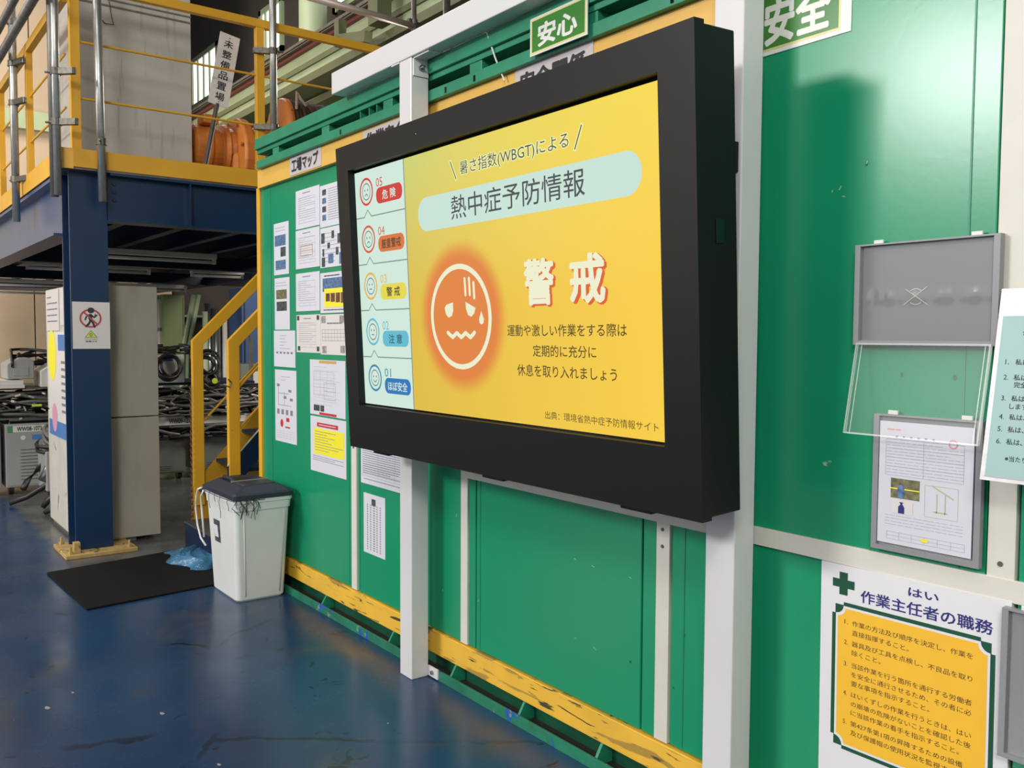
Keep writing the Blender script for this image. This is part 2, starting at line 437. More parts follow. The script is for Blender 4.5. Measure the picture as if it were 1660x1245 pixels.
# crane runway girder
GY = 5.2
def gz(y): return at(452.8, y, Y=GY).z
g = thing('crane_girder', (-12, GY, 0), 'long pale green crane girder with a dark red stripe high behind the container', 'girder')
def gband(name, y_lo, y_hi, dy, depth, m):
    Yf = GY + dy; mesh_obj(name, MB().box(-34, 2, Yf, Yf + depth, at(452.8, y_lo, Y=Yf).z, at(452.8, y_hi, Y=Yf).z), m, g)
gband('web', 148, 94, .06, .05, PALEG)
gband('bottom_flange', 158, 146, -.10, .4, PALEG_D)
gband('stiffener', 134, 126, .03, .03, PALEG_D)  # the recessed shadow line is put into the darker green
gband('conductor_bar', 106, 96, .0, .06, RED_S)
gband('rail', 92, 87.5, -.02, .08, GALV_D)
gband('top_flange', 96, 94, -.06, .3, CLAMP)
hx = at(603, 40, Y=GY - .25).x
mesh_obj('cable_hanger', MB().box(hx, hx + .22, GY - .3, GY - .12, gz(150), gz(92)), PALEG_D, g)
hq = at(590, 45, Y=GY - .5)
mesh_obj('hanger_arm', MB().bar((hx - .6, GY - .35, hq.z + .12), (hx + .1, GY - .35, hq.z - .02), .1, .12).box(hx - .66, hx - .54, GY - .4, GY - .3, hq.z + .05, hq.z + .35), PALEG_D, g)
c1 = at(460, 30, Y=5.75); c2 = at(507, 30, Y=5.75)
g2 = thing('building_column', (c1.x / 2 + c2.x / 2, 6.0, 0), 'pale green building column between bright windows, upper left of the display', 'column')
mesh_obj('shaft', MB().tube([((c1.x + c2.x) / 2, 6.0, 0), ((c1.x + c2.x) / 2, 6.0, 9.9)], (c2.x - c1.x) * .20, 24), PALEG, g2, smooth=True)
mesh_obj('collar', MB().tube([((c1.x + c2.x) / 2, 6.0, 5.4), ((c1.x + c2.x) / 2, 6.0, 5.5)], (c2.x - c1.x) * .22, 24), PALEG_D, g2, smooth=True)
# lower pipe running below the girder
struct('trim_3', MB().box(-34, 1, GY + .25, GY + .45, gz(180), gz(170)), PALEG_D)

# ================================================================== CONTAINER
PY = 2.10
ct = thing('container', (-2.2, 3.2, 0), 'long green steel container office with white strips and a yellow lower band', 'container')
mesh_obj('body', MB().box(-5.30, 1.2, 2.135, 4.4, 0.02, 2.62), GREEN_D, ct)
def panel(x0, x1, z0, z1, y=PY): return mesh_obj('panel', MB().box(x0, x1, y, y + .035, z0, z1), GREEN, ct, bevel=0.003)
ZT = 2.51
for a, b in ((-5.335, -4.137), (-4.062, -3.116), (-3.058, -3.010), (-3.002, -2.048), (-2.040, -1.981), (-1.914, -1.66)):
    panel(a, b, 0.19, ZT)
panel(-1.655, -0.948, 0.19, 3.1); panel(-0.876, 0.1, 0.19, 3.1); panel(0.106, 1.2, 0.19, 3.1)
# folded crease lines beside the seams
for x in (-5.18, -4.16, -4.04, -2.975, -1.86, -1.01):
    mesh_obj('crease', MB().box(x - .002, x + .002, PY - .002, PY + .001, 0.2, 2.38), GREEN_R, ct)
def strip(x0, x1, z0, z1): return mesh_obj('white_strip', MB().box(x0, x1, PY - .006, PY + .03, z0, z1), CREAM, ct, bevel=0.0015)
strip(-4.126, -4.070, 0.19, ZT); strip(-3.112, -3.062, 0.19, ZT); strip(-1.977, -1.920, 0.19, ZT); strip(-0.943, -0.882, 0.19, 3.1)
mesh_obj('rail_strip', MB().box(-3.062, 1.2, PY - .009, PY + .001, 0.906, 0.958), CREAM, ct, bevel=0.0015)
for x, z in ((-4.098, .93), (-1.95, .885), (-1.95, .83), (-.913, .99)):
    mesh_obj('rivet', MB().disc((x, PY - .005, z), (0, -1, 0), .006, .004, 8), CLAMP, ct)
# upper yellow tape and corner post
mesh_obj('yellow_band', MB().box(-5.31, -1.665, PY - .030, PY + .002, 2.398, 2.506), YEL_T, ct, bevel=0.002)
mesh_obj('corner_post', MB().box(-5.375, -5.325, PY - .014, PY + .06, 0.19, 2.41), YEL, ct, bevel=0.004)
# lower yellow band, channel, lip and gussets
mesh_obj('lower_yellow_band', MB().box(-5.36, 1.2, PY - .012, PY + .03, 0.082, 0.185), YEL_B, ct, bevel=0.003)
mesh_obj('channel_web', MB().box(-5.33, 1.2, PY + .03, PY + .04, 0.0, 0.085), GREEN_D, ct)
mesh_obj('channel_floor', MB().box(-5.33, 1.2, 2.055, PY + .03, 0.0, 0.012), mat('channel_dirt', (32, 30, 28), .9), ct)
mesh_obj('channel_lip', MB().box(-5.33, 1.2, 2.045, 2.056, 0.0, 0.042), GREEN_W, ct, bevel=0.001)
for x in (-4.42, -3.68, -3.14, -2.66, -2.22, -1.7, -1.2):
    mesh_obj('gusset', MB().prism([(x, 2.056, .012), (x, PY + .03, .012), (x, PY + .03, .083), (x, 2.085, .083), (x, 2.056, .035)], (.012, 0, 0)), GREEN_R, ct)
# upper channel: fascia, recess, stubs and lower flange
mesh_obj('top_fascia', MB().box(-5.25, -1.665, 2.030, 2.12, 2.616, 2.680), GREEN_R, ct, bevel=0.003)
mesh_obj('top_ridge', MB().box(-5.25, -1.665, 2.046, 2.12, 2.592, 2.616), GREEN_R, ct, bevel=0.002)
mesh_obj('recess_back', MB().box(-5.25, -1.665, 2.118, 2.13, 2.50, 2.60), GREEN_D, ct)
mesh_obj('lower_flange', MB().box(-5.25, -1.665, 2.042, 2.12, 2.506, 2.552), GREEN_R, ct, bevel=0.002)
for x in (-5.02, -4.36, -3.70, -2.99, -2.32):
    mesh_obj('stub', MB().box(x, x + .085, 2.050, 2.118, 2.552, 2.592), GREEN_R, ct, bevel=0.002)
for x in (-3.935, -3.845, -3.77):
    mesh_obj('gusset', MB().box(x, x + .008, 2.052, 2.118, 2.552, 2.592), GREEN_R, ct)
for x in (-4.13, -3.16, -2.95, -1.9):
    mesh_obj('drain_slot', MB().box(x, x + .012, 2.040, 2.0425, 2.514, 2.538), BLACK_G, ct)
mesh_obj('end_wall', MB().box(-5.34, -5.30, 2.17, 4.4, 0.1, 2.6), GREEN_R, ct)
scr = MB()
Pw = Plane((0, PY, 0), (1, 0, 0), (0, 0, 1), (0, -1, 0))
for (px, py, l, a) in ((931, 905, 10, -.3), (960, 917, 11, -.2), (1020, 935, 11, -.3), (963, 1049, 12, -.6), (932, 1034, 6, 0), (740, 838, 13, 1.3), (718, 958, 9, 1.5), (1349, 312, 6, 1.2), (1361, 308, 10, 1.1), (1366, 318, 8, -.3), (776, 975, 9, 1.4), (1405, 266, 7, 1.2), (1630, 552, 6, 1)):
    q = at(px, py, Y=PY); l2 = l * .0011
    Pw.line(scr, (q.x, q.z), (q.x + l2 * math.cos(a), q.z + l2 * math.sin(a)), .0022, .0012)
mesh_obj('paint_scratches', scr, mat('scratch', (176, 196, 184), .6), ct)
sm = MB()
for (px, py, r) in ((1405, 266, 3.5), (1022, 1073, 4), (1110, 1030, 4), (1462, 607, 4), (1548, 612, 5), (1092, 1115, 3)):
    q = at(px, py, Y=PY); Pw.ell(sm, q.x, q.z, r * .0010, r * .0014, .0011, 10)
mesh_obj('paint_smudges', sm, mat('smudge', (14, 92, 66), .6), ct)

# ================================================================== WHITE FRAME
wf = thing('display_frame', (-2.4, 2.0, 0), 'white square steel frame of two posts and a crossbeam carrying the display', 'frame')
mesh_obj('post', MB().box(-3.385, -3.285, 1.954, 2.040, 0.0, 2.677), WHITE, wf, bevel=0.004)
mesh_obj('post', MB().box(-1.655, -1.553, 1.954, 2.040, 0.0, 2.9), WHITE, wf, bevel=0.004)
mesh_obj('crossbeam', MB().box(-4.035, -1.655, 1.950, 2.028, 2.677, 2.780), WHITE, wf, bevel=0.004)
br = mesh_obj('bracket', MB().box(-3.2848, -3.278, 1.962, 2.036, 2.600, 2.677).box(-3.285, -3.16, 1.962, 2.02, 2.670, 2.6769), WHITE, wf, bevel=0.001)
mesh_obj('bolt', MB().disc((-3.279, 1.998, 2.636), (1, 0, 0), .013, .012, 6).disc((-3.27, 1.998, 2.636), (1, 0, 0), .006, .02, 8), STEEL, br)
mesh_obj('bracket', MB().box(-3.45, -3.386, 1.952, 2.02, 2.6715, 2.6769), WHITE, wf)
fb = mesh_obj('foot_bracket', MB().box(-3.2848, -3.205, 2.036, 2.0445, 0.006, 0.05), WHITE, wf, bevel=0.001)
mesh_obj('bolt', MB().disc((-3.245, 2.036, .028), (0, -1, 0), .009, .008, 8), STEEL, fb)
# thin support wire from the beam
a = at(789, 60, Y=2.03); b = at(818, 131, Y=2.055)
single('tie_wire', MB().tube([a + Vector((0, 0.0, .02)), a * .5 + b * .5, b], .0035, 6), CORD_W, 'thin white tie wire slanting down from the crossbeam behind the display', 'wire')

# ================================================================== DISPLAY
al = math.radians(2.87)
TVO = Vector((-3.396, 1.72, 1.0345)); TU = Vector((1, 0, 0)); TVv = Vector((0, -math.sin(al), math.cos(al))); TN = TU.cross(TVv)
W_, H_ = 1.929, 1.2385
T = Plane(TVO, TU, TVv, TN)
tv = thing('information_display', (-2.43, 1.82, 1.03), 'large black outdoor monitor on a white frame showing a yellow heat warning', 'display')
u0, u1, v0, v1 = .099, 1.806, .181, 1.136
# front door frame: four mitred bezel pieces
hb = MB()
def bez(q): T.slabpoly(hb, q, -.036, 0)
bez([(0, 0), (W_, 0), (u1, v0), (u0, v0)]); bez([(W_, 0), (W_, H_), (u1, v1), (u1, v0)]); bez([(W_, H_), (0, H_), (u0, v1), (u1, v1)]); bez([(0, H_), (0, 0), (u0, v0), (u0, v1)])
mesh_obj('bezel', hb, BLACK, tv)
mesh_obj('housing', T.slab(MB(), .006, .006, W_ - .006, H_ - .006, -.158, -.037), BLACK, tv, bevel=0.004)
mesh_obj('door_seal', T.slab(MB(), .003, .003, W_ - .003, H_ - .003, -.039, -.0355), BLACK_G, tv)
for u in (.18, .95, 1.62):
    mesh_obj('lock_tab', T.slab(MB(), u, -.012, u + .12, .002, -.06, -.012), BLACK, tv, bevel=0.003)
mesh_obj('side_latch', T.slab(MB(), W_ - .0065, .70, W_ - .0035, .76, -.105, -.075), BLACK_G, tv, bevel=.001)
mesh_obj('status_sensor', T.ell(MB(), .632, 1.19, .006, .006, .0005, 12), BLACK_G, tv)
mesh_obj('status_light', T.ell(MB(), .636, 1.189, .0022, .0022, .001, 8), mat('status_light', (250, 230, 190), emit=1.0), tv)
# mount arms to the posts
mesh_obj('mount_arm', MB().box(-3.375, -3.295, 1.84, 1.9535, 1.25, 1.33).box(-3.375, -3.295, 1.81, 1.9535, 1.95, 2.03), BLACK, tv)
mesh_obj('mount_arm', MB().box(-1.645, -1.563, 1.84, 1.9535, 1.25, 1.33).box(-1.645, -1.563, 1.81, 1.9535, 1.95, 2.03), BLACK, tv)
S0, S1, Q0, Q1 = .100, 1.779, .187, 1.126     # lit area
D = -.030
def E(name, rgb, st=1.0):
    m = mat('screen_' + name, rgb, 0.3, spec=0.06, emit=st * 1.15); return m
# yellow background; content's soft gradient and the panel's viewing-angle shift put into its colour
def grad_mat():
    m = bpy.data.materials.new('screen_yellow'); m.use_nodes = True
    nt = m.node_tree; N = nt.nodes; L = nt.links; b = N['Principled BSDF']
    b.inputs['Base Color'].default_value = (.01, .01, .01, 1); b.inputs['Roughness'].default_value = 0.3; b.inputs['Specular IOR Level'].default_value = .06; b.inputs['Emission Strength'].default_value = 1.13
    tc = N.new('ShaderNodeTexCoord'); s = N.new('ShaderNodeSeparateXYZ'); L.new(tc.outputs['Generated'], s.inputs[0])
    r = N.new('ShaderNodeValToRGB'); L.new(s.outputs['X'], r.inputs[0])
    cr = r.color_ramp; cr.elements[0].position = 0.24; cr.elements[0].color = lin((207, 210, 118)) + (1,)
    cr.elements[1].position = 0.98; cr.elements[1].color = lin((250, 220, 84)) + (1,)
    e = cr.elements.new(0.55); e.color = lin((232, 215, 98)) + (1,)
    r2 = N.new('ShaderNodeValToRGB'); L.new(s.outputs['X'], r2.inputs[0])
    cr = r2.color_ramp; cr.elements[0].position = 0.24; cr.elements[0].color = lin((224, 190, 72)) + (1,)
    cr.elements[1].position = 0.98; cr.elements[1].color = lin((250, 207, 72)) + (1,)
    z = N.new('ShaderNodeMapRange'); z.inputs[1].default_value = 0.45; z.inputs[2].default_value = 0.98; L.new(s.outputs['Z'], z.inputs[0])
    x = N.new('ShaderNodeMix'); x.data_type = 'RGBA'; L.new(z.outputs[0], x.inputs[0]); L.new(r2.outputs[0], x.inputs[6]); L.new(r.outputs[0], x.inputs[7])
    L.new(x.outputs[2], b.inputs['Emission Color'])
    return m
mesh_obj('panel_backing', T.slab(MB(), u0 - .004, v0 - .004, u1 + .004, v1 + .004, -.0362, D - .002), BLACK_G, tv)
sp = mesh_obj('screen', T.rect(MB(), S0, Q0, S1, Q1, D), grad_mat(), tv)
SL = .488
W1 = E('white', (208, 232, 218)); W2 = E('pale', (200, 226, 214)); GL = E('grey_line', (128, 146, 134)); DK = E('dark', (66, 74, 76)); BR_ = E('brown', (84, 66, 36))
def gp(name, mb, m): return mesh_obj(name, mb, m, sp)
gp('side_menu', T.rect(MB(), S0, Q0, SL, Q1, D + .0003), W1)
gp('menu_edge', T.rect(MB(), SL, Q0, SL + .006, Q1, D + .0004), GL)
cells = (.943, .755, .570, .381)
dv = MB()
for z in cells:
    T.path(dv, [(S0, z), (.168, z), (.197, z + .027), (.226, z), (SL, z)], .0045, D + .0005)
gp('menu_dividers', dv, GL)
menu = [(1.042, '05', '危 険', (206, 62, 56), W1), (.854, '04', '厳重警戒', (216, 118, 66), BR_), (.667, '03', '警 戒', (228, 216, 84), BR_), (.483, '02', '注 意', (98, 188, 208), E('teal', (52, 96, 110))), (.296, '01', 'ほぼ安全', (46, 120, 186), W1)]
ringc = [(212, 60, 58), (214, 92, 60), (228, 180, 84), (110, 186, 204), (66, 138, 178)]
fc = E('face_grey', (96, 116, 110))
for i, (vc, num, tx, col, tm) in enumerate(menu):
    c = E('pill%d' % i, col); rc = E('ring%d' % i, ringc[i])
    gp('level_ring', T.ring(MB(), .193, vc, .055, .055, .009, D + .0006), rc)
    f = MB(); T.ring(f, .193, vc, .034, .034, .004, D + .0006, 28)
    T.ell(f, .181, vc + .006, .0035, .005, D + .0008, 8); T.ell(f, .205, vc + .006, .0035, .005, D + .0008, 8)
    if i < 2: T.ring(f, .193, vc - .018, .012, .010, .004, D + .0008, 12, 0, PI)
    elif i < 4: T.line(f, (.183, vc - .012), (.203, vc - .012), .004, D + .0008)
    else: T.ring(f, .193, vc - .006, .014, .012, .004, D + .0008, 12, PI, 2 * PI)
    gp('level_face', f, fc)
    gp('level_number', T.text(MB(), num, .275, vc + .008, .326, vc + .042, D + .0006), rc)
    gp('level_pill', T.rrect(MB(), .272, vc - .058, .474, vc + .004, .028, D + .0006), c)
    wd = .075 if len(tx) > 3 else .052
    gp('level_text', T.text(MB(), tx, .373 - wd, vc - .046, .373 + wd, vc - .009, D + .0009, bold=.02), tm)
# title with halo
gp('title_halo', T.text(MB(), '暑さ指数(WBGT)による', .858, 1.005, 1.430, 1.063, D + .0004, bold=.085), E('halo', (238, 238, 168)))
gp('title_text', T.text(MB(), '暑さ指数(WBGT)による', .862, 1.008, 1.426, 1.060, D + .0007), DK)
sl = MB(); T.line(sl, (.805, 1.068), (.838, 1.004), .0045, D + .0008); T.line(sl, (1.484, 1.068), (1.452, 1.004), .0045, D + .0008); 
hl = MB(); T.line(hl, (.803, 1.072), (.840, 1.000), .014, D + .0004); T.line(hl, (1.486, 1.072), (1.450, 1.000), .014, D + .0004)
gp('title_halo', hl, E('halo', ()) if False else MATS['screen_halo']); gp('title_slashes', sl, DK)
gp('title_pill', T.rrect(MB(), .580, .846, 1.716, .967, .058, D + .0004), W2)
gp('title_text', T.text(MB(), '熱中症予防情報', .800, .870, 1.491, .950, D + .0008, bold=.004), DK)
# warning face with a soft orange glow drawn on the screen
m = bpy.data.materials.new('screen_orange_disc'); m.use_nodes = True
nt = m.node_tree; N = nt.nodes; L = nt.links; b = N['Principled BSDF']
b.inputs['Base Color'].default_value = (.01, .01, .01, 1); b.inputs['Roughness'].default_value = .3; b.inputs['Specular IOR Level'].default_value = .06; b.inputs['Emission Strength'].default_value = 1.15
b.inputs['Emission Color'].default_value = lin((226, 132, 66)) + (1,)
tc = N.new('ShaderNodeTexCoord'); sx = N.new('ShaderNodeSeparateXYZ'); L.new(tc.outputs['Generated'], sx.inputs[0])
cb = N.new('ShaderNodeCombineXYZ'); L.new(sx.outputs['X'], cb.inputs[0]); L.new(sx.outputs['Z'], cb.inputs[1])
ds = N.new('ShaderNodeVectorMath'); ds.operation = 'DISTANCE'; L.new(cb.outputs[0], ds.inputs[0]); ds.inputs[1].default_value = (.5, .5, 0)
rr = N.new('ShaderNodeMapRange'); rr.interpolation_type = 'SMOOTHSTEP'; rr.inputs[1].default_value = .36; rr.inputs[2].default_value = .495; rr.inputs[3].default_value = 1; rr.inputs[4].default_value = 0
L.new(ds.outputs['Value'], rr.inputs[0]); L.new(rr.outputs[0], b.inputs['Alpha'])
gp('warning_disc', T.ell(MB(), .834, .532, .282, .282, D + .0005, 64), m)
fw = E('face_white', (236, 238, 206))
f = MB(); T.ring(f, .828, .534, .188, .183, .018, D + .0008, 64)
for uu, a in ((.866, .008), (.892, .014), (.918, .0)):
    T.path(f, [(uu, .664 - (0 if uu < .9 else .016)), (uu + .002, .609 - (0 if uu < .9 else .012))], .012, D + .0008)
T.poly(f, [(.733, .566), (.745, .578), (.788, .585), (.788, .556), (.778, .538), (.757, .532), (.740, .545)], D + .0008)
T.poly(f, [(.866, .585), (.925, .563), (.916, .544), (.897, .533), (.878, .540), (.868, .560)], D + .0008)
T.poly(f, [(.958, .552), (.972, .524), (.968, .511), (.957, .506), (.946, .511), (.943, .524)], D + .0008)
T.path(f, [(.746 + .0142 * k, .480 if k % 3 == 0 else (.466 if k % 3 == 1 else .472)) for k in range(0)] or [(.748, .479), (.778, .463), (.805, .478), (.832, .463), (.860, .478), (.888, .463), (.914, .479)], .015, D + .0008)
gp('warning_face', f, fw)
rs = E('red_shadow', (222, 96, 52))
gp('warning_shadow', T.text(MB(), '警', 1.203, .557, 1.352, .704, D + .0005, bold=.058), rs)
gp('warning_shadow', T.text(MB(), '戒', 1.421, .557, 1.576, .704, D + .0005, bold=.058), rs)
gp('warning_text', T.text(MB(), '警', 1.196, .563, 1.342, .707, D + .0010, bold=.032), fw)
gp('warning_text', T.text(MB(), '戒', 1.413, .563, 1.566, .707, D + .0010, bold=.032), fw)
gp('advice_text', T.text(MB(), '運動や激しい作業をする際は', 1.100, .467, 1.646, .504, D + .0006, bold=.008), BR_)
gp('advice_text', T.text(MB(), '定期的に充分に', 1.229, .404, 1.520, .441, D + .0006, bold=.008), BR_)
gp('advice_text', T.text(MB(), '休息を取り入れましょう', 1.146, .341, 1.603, .379, D + .0006, bold=.008), BR_)
gp('source_text', T.text(MB(), '出典：環境省熱中症予防情報サイト', 1.280, .212, 1.757, .237, D + .0006), BR_)

# ================================================================== SIGN PLATES ON THE CONTAINER
def sheet_plane(x0, x1, z0, z1, y): return Plane((x0, y, z0), (1, 0, 0), (0, 0, 1), (0, -1, 0)), x1 - x0, z1 - z0
def plate(name, x0, x1, z0, z1, y, m, label, cat, th=.003, group=None):
    t = thing(name, ((x0 + x1) / 2, y, z0), label, cat, group)
    P_, w_, h_ = sheet_plane(x0, x1, z0, z1, y)
    s_ = mesh_obj('sheet' if th < .0025 else 'plate', P_.slab(MB(), 0, 0, w_, h_, 0, th), m, t)
    return t, P_, w_, h_, th
YB = PY - .030
t, P_, w_, h_, e = plate('name_plate', -4.815, -4.405, 2.405, 2.505, YB, PLATE, 'grey name plate reading factory map on the yellow band, left of the display', 'sign')
mesh_obj('lettering', P_.text(MB(), '工場マップ', .025, .012, .375, .088, e + .0006, bold=.045), INK, t)
t, P_, w_, h_, e = plate('name_plate', -3.93, -3.50, 2.395, 2.495, YB, PLATE, 'grey name plate on the yellow band mostly hidden behind post and display', 'sign')
mesh_obj('lettering', P_.text(MB(), '作業安全', .025, .012, .40, .088, e + .0006, bold=.045), INK, t)
t, P_, w_, h_, e = plate('name_plate', -2.71, -2.275, 2.40, 2.507, YB, PLATE, 'grey name plate about safety matters peeking above the middle of the display', 'sign')
mesh_obj('lettering', P_.text(MB(), '安全関係', .03, .01, .40, .088, e + .0006, bold=.045), INK, t)
t, P_, w_, h_, e = plate('safety_sign', -2.563, -2.256, 2.512, 2.645, 2.026, SIGN_W, 'small green and white safety sign on the top rail above the display', 'sign', .004)
mesh_obj('border', P_.rect(MB(), .006, .006, w_ - .006, h_ - .006, e + .0004), SIGN_Y, t)
mesh_obj('field', P_.rect(MB(), .012, .012, w_ - .012, h_ - .012, e + .0008), SIGN_G, t)
mesh_obj('lettering', P_.text(MB(), '安心', .045, .022, .258, .103, e + .0014, bold=.035), SIGN_W, t)
t, P_, w_, h_, e = plate('safety_sign', -1.84, -1.326, 2.292, 2.51, PY, SIGN_W, 'large green and white safety sign high on the panel right of the right post', 'sign', .003)
mesh_obj('border', P_.rect(MB(), .012, .012, w_ - .030, h_ - .012, e + .0004), SIGN_Y, t)
mesh_obj('field', P_.rect(MB(), .018, .018, w_ - .036, h_ - .018, e + .0008), SIGN_G, t)
mesh_obj('lettering', P_.text(MB(), '安全', .245, .024, .455, .150, e + .0014, bold=.035), SIGN_W, t)

# ================================================================== PAPERS
def lines_block(P_, mb, u0, u1, v0, v1, n, e, th=.0022, seed=0, full=.75):
    rnd = random.Random(seed)
    for k in range(n):
        v = v1 - (v1 - v0) * (k + .5) / n
        u = u0
        end = u0 + (u1 - u0) * (1 if rnd.random() < full else rnd.uniform(.4, .9))
        while u < end:
            l = min(rnd.uniform(.008, .03), end - u)
            P_.rect(mb, u, v - th / 2, u + l, v + th / 2, e); u += l + .003
    return mb
def grid(P_, mb, u0, u1, v0, v1, nu, nv, e, th=.0012):
    for i in range(nu + 1):
        u = u0 + (u1 - u0) * i / nu; P_.rect(mb, u - th / 2, v0, u + th / 2, v1, e)
    for j in range(nv + 1):
        v = v0 + (v1 - v0) * j / nv; P_.rect(mb, u0, v - th / 2, u1, v + th / 2, e + .0001)
    return mb
PP = PY - .0005
def paper(x0, x1, z0, z1, label, m=PAPER, group='papers taped to the container wall'):
    return plate('paper_sheet', x0, x1, z0, z1, PP, m, label, 'paper', .0015, group)
def part(t, name, mb, m): return mesh_obj(name, mb, m, t)
E1 = .0021; E2 = .0026; E3 = .0031
# far left column
t, P_, w, h, e = paper(-5.130, -4.912, 1.862, 2.167, 'topmost narrow sheet at the left edge with three dark photos')
part(t, 'print', lines_block(P_, MB(), .02, .17, h - .055, h - .02, 2, E1, seed=1), INK_G)
part(t, 'photo', P_.rect(MB(), .015, h - .135, .175, h - .072, E1), PHO_B); part(t, 'photo', P_.rect(MB(), .10, h - .20, .175, h - .145, E1), PHO_D); part(t, 'photo', P_.rect(MB(), .025, h - .275, .175, h - .22, E1), PHO_B)
t, P_, w, h, e = paper(-5.125, -4.905, 1.537, 1.843, 'narrow sheet below the topmost left one with two dark photos')
part(t, 'print', lines_block(P_, MB(), .02, .19, h - .055, h - .02, 2, E1, seed=2), INK_G)
part(t, 'photo', P_.rect(MB(), .025, h - .125, .18, h - .070, E1), PHO_G); part(t, 'photo', P_.rect(MB(), .03, h - .195, .18, h - .14, E1), PHO_D)
t, P_, w, h, e = paper(-5.142, -4.830, 1.316, 1.531, 'white sheet with a faint row of marks, third in the left column')
part(t, 'print', lines_block(P_, MB(), .09, .24, .10, h - .02, 5, E1, seed=3, full=.1), INK_G)
pm = MB()
for k in range(5): P_.rect(pm, .035 + k * .053, .078, .065 + k * .053, .090, E1)
part(t, 'print', pm, INK_G)
t, P_, w, h, e = paper(-5.131, -4.818, .868, 1.298, 'tall organisation chart sheet with small red drawings, lowest in the left column')
pm = MB(); lines_block(P_, pm, .09, .22, h - .07, h - .03, 2, E1, seed=4)
for q in ([(.05, .34), (.05, .22), (.24, .22)], [(.14, .30), (.14, .22)], [(.05, .29), (.20, .29)]): P_.path(pm, q, .003, E1)
for k in range(4): P_.rect(pm, .03 + k * .065, .165, .065 + k * .065, .195, E1)
for q in ((.03, .33), (.20, .30), (.13, .26), (.22, .25)): P_.rect(pm, q[0], q[1], q[0] + .04, q[1] + .016, E1)
part(t, 'print', pm, INK_G)
part(t, 'red_drawing', P_.ell(P_.rect(P_.rect(MB(), .165, .125, .21, .148, E1), .15, .087, .22, .096, E1), .10, .112, .022, .024, E1, 14), RED_I)
part(t, 'print', grid(P_, MB(), .03, .28, .025, .065, 5, 3, E1), INK_L)
# second and third columns
def form(x0, x1, z0, z1, label, s, hl=None, m=PAPER):
    t, P_, w, h, e = paper(x0, x1, z0, z1, label, m)
    pm = MB(); lines_block(P_, pm, w * .3, w * .62, h - .03, h - .012, 1, E1, th=.005, seed=s)
    lines_block(P_, pm, .03, w - .06, .055, h - .04, 10, E1, th=.0016, seed=s + 9, full=.2)
    part(t, 'print', pm, INK_G)
    part(t, 'box_lines', grid(P_, grid(P_, MB(), .04, w - .05, .03, .047, 3, 1, E2), .055, w - .06, .06, h - .045, 1, 3, E2), INK_L)
    if hl: part(t, 'highlight', grid(P_, MB(), .07, w - .09, .07, h - .09, 1, 2, E3, th=.003), hl)
    return t, P_, w, h
form(-4.807, -4.494, 2.104, 2.320, 'diagram sheet topmost in the second column beneath the name plate', 11)
form(-4.811, -4.496, 1.880, 2.097, 'diagram sheet with thin yellow outlines, second in the second column', 12, ORG_I)
form(-4.813, -4.499, 1.640, 1.854, 'plain diagram sheet third from the top in the second column', 13)
t, P_, w, h = form(-4.809, -4.491, 1.407, 1.619, 'greyish diagram sheet with dark corner photos, bottom of second column', 14, None, PAPER_W)
for q in ((.01, h - .03), (w - .045, h - .03), (.02, .01), (w - .045, .01)): part(t, 'photo', P_.rect(MB(), q[0], q[1], q[0] + .03, q[1] + .025, E3), PHO_D)
t, P_, w, h, e = paper(-4.488, -4.13, 2.085, 2.308, 'sheet with a strip of tiny photos against the top left of the display')
part(t, 'print', lines_block(P_, MB(), .10, w - .02, .03, h - .02, 14, E1, th=.0028, seed=21), INK_G)
for k in range(4): part(t, 'photo', P_.rect(MB(), .03, .035 + k * .045, .075, .065 + k * .045, E2), PHO_D if k % 2 else PHO_B)
t, P_, w, h, e = paper(-4.488, -4.13, 1.868, 2.080, 'sheet with scattered dark and blue photos, second beside the display')
part(t, 'print', lines_block(P_, MB(), .02, w - .02, .02, h - .02, 8, E1, seed=22, full=.2), INK_G)
for k, q in enumerate(((.015, .13, .04, .055), (.09, .10, .03, .03), (.14, .15, .03, .04), (.03, .06, .02, .04), (.10, .02, .06, .05), (.19, .06, .03, .04), (.02, .005, .04, .05), (.21, .12, .03, .05), (.23, .01, .09, .06))):
    part(t, 'photo', P_.rect(MB(), q[0], q[1], q[0] + q[2], q[1] + q[3], E2), PHO_B if k in (4, 8) else PHO_D)
t, P_, w, h, e = paper(-4.490, -4.14, 1.624, 1.840, 'colourful sheet with a yellow block of photos, third beside the display')
part(t, 'print', lines_block(P_, MB(), .05, .26, h - .025, h - .01, 1, E1, th=.006, seed=23), INK)
part(t, 'photo', P_.rect(MB(), .03, .115, w - .03, h - .03, E1), PHO_B)
part(t, 'yellow_block', P_.rect(MB(), .05, .03, w - .04, .13, E2), YEL_I)
for k in range(4): part(t, 'photo', P_.rect(MB(), .07 + k * .06, .062 - .004 * k, .12 + k * .06, .105, E3), mat('photo_red_brown', (104, 62, 52), .5, noise=(60, .6)))
part(t, 'print', lines_block(P_, MB(), .04, .30, .012, .02, 1, E1, th=.005, seed=24), INK)
t, P_, w, h, e = paper(-4.488, -4.14, 1.400, 1.616, 'greyish timetable sheet with corner photos, fourth beside the display', PAPER_W)
part(t, 'print', lines_block(P_, MB(), .08, .26, h - .055, h - .04, 1, E1, th=.008, seed=25), INK_G)
part(t, 'table', grid(P_, MB(), .02, w - .03, .075, .135, 8, 3, E1, .0016), INK_G)
for q in ((.01, h - .045), (w - .12, h - .045), (.02, .008), (w - .11, .012)): part(t, 'photo', P_.rect(MB(), q[0], q[1], q[0] + .05, q[1] + .038, E2), mat('photo_pale', (150, 146, 140), .5, noise=(50, .5)))
t, P_, w, h, e = paper(-4.631, -4.196, 1.066, 1.370, 'wide plan drawing held by a gold and a red tape, left of the display')
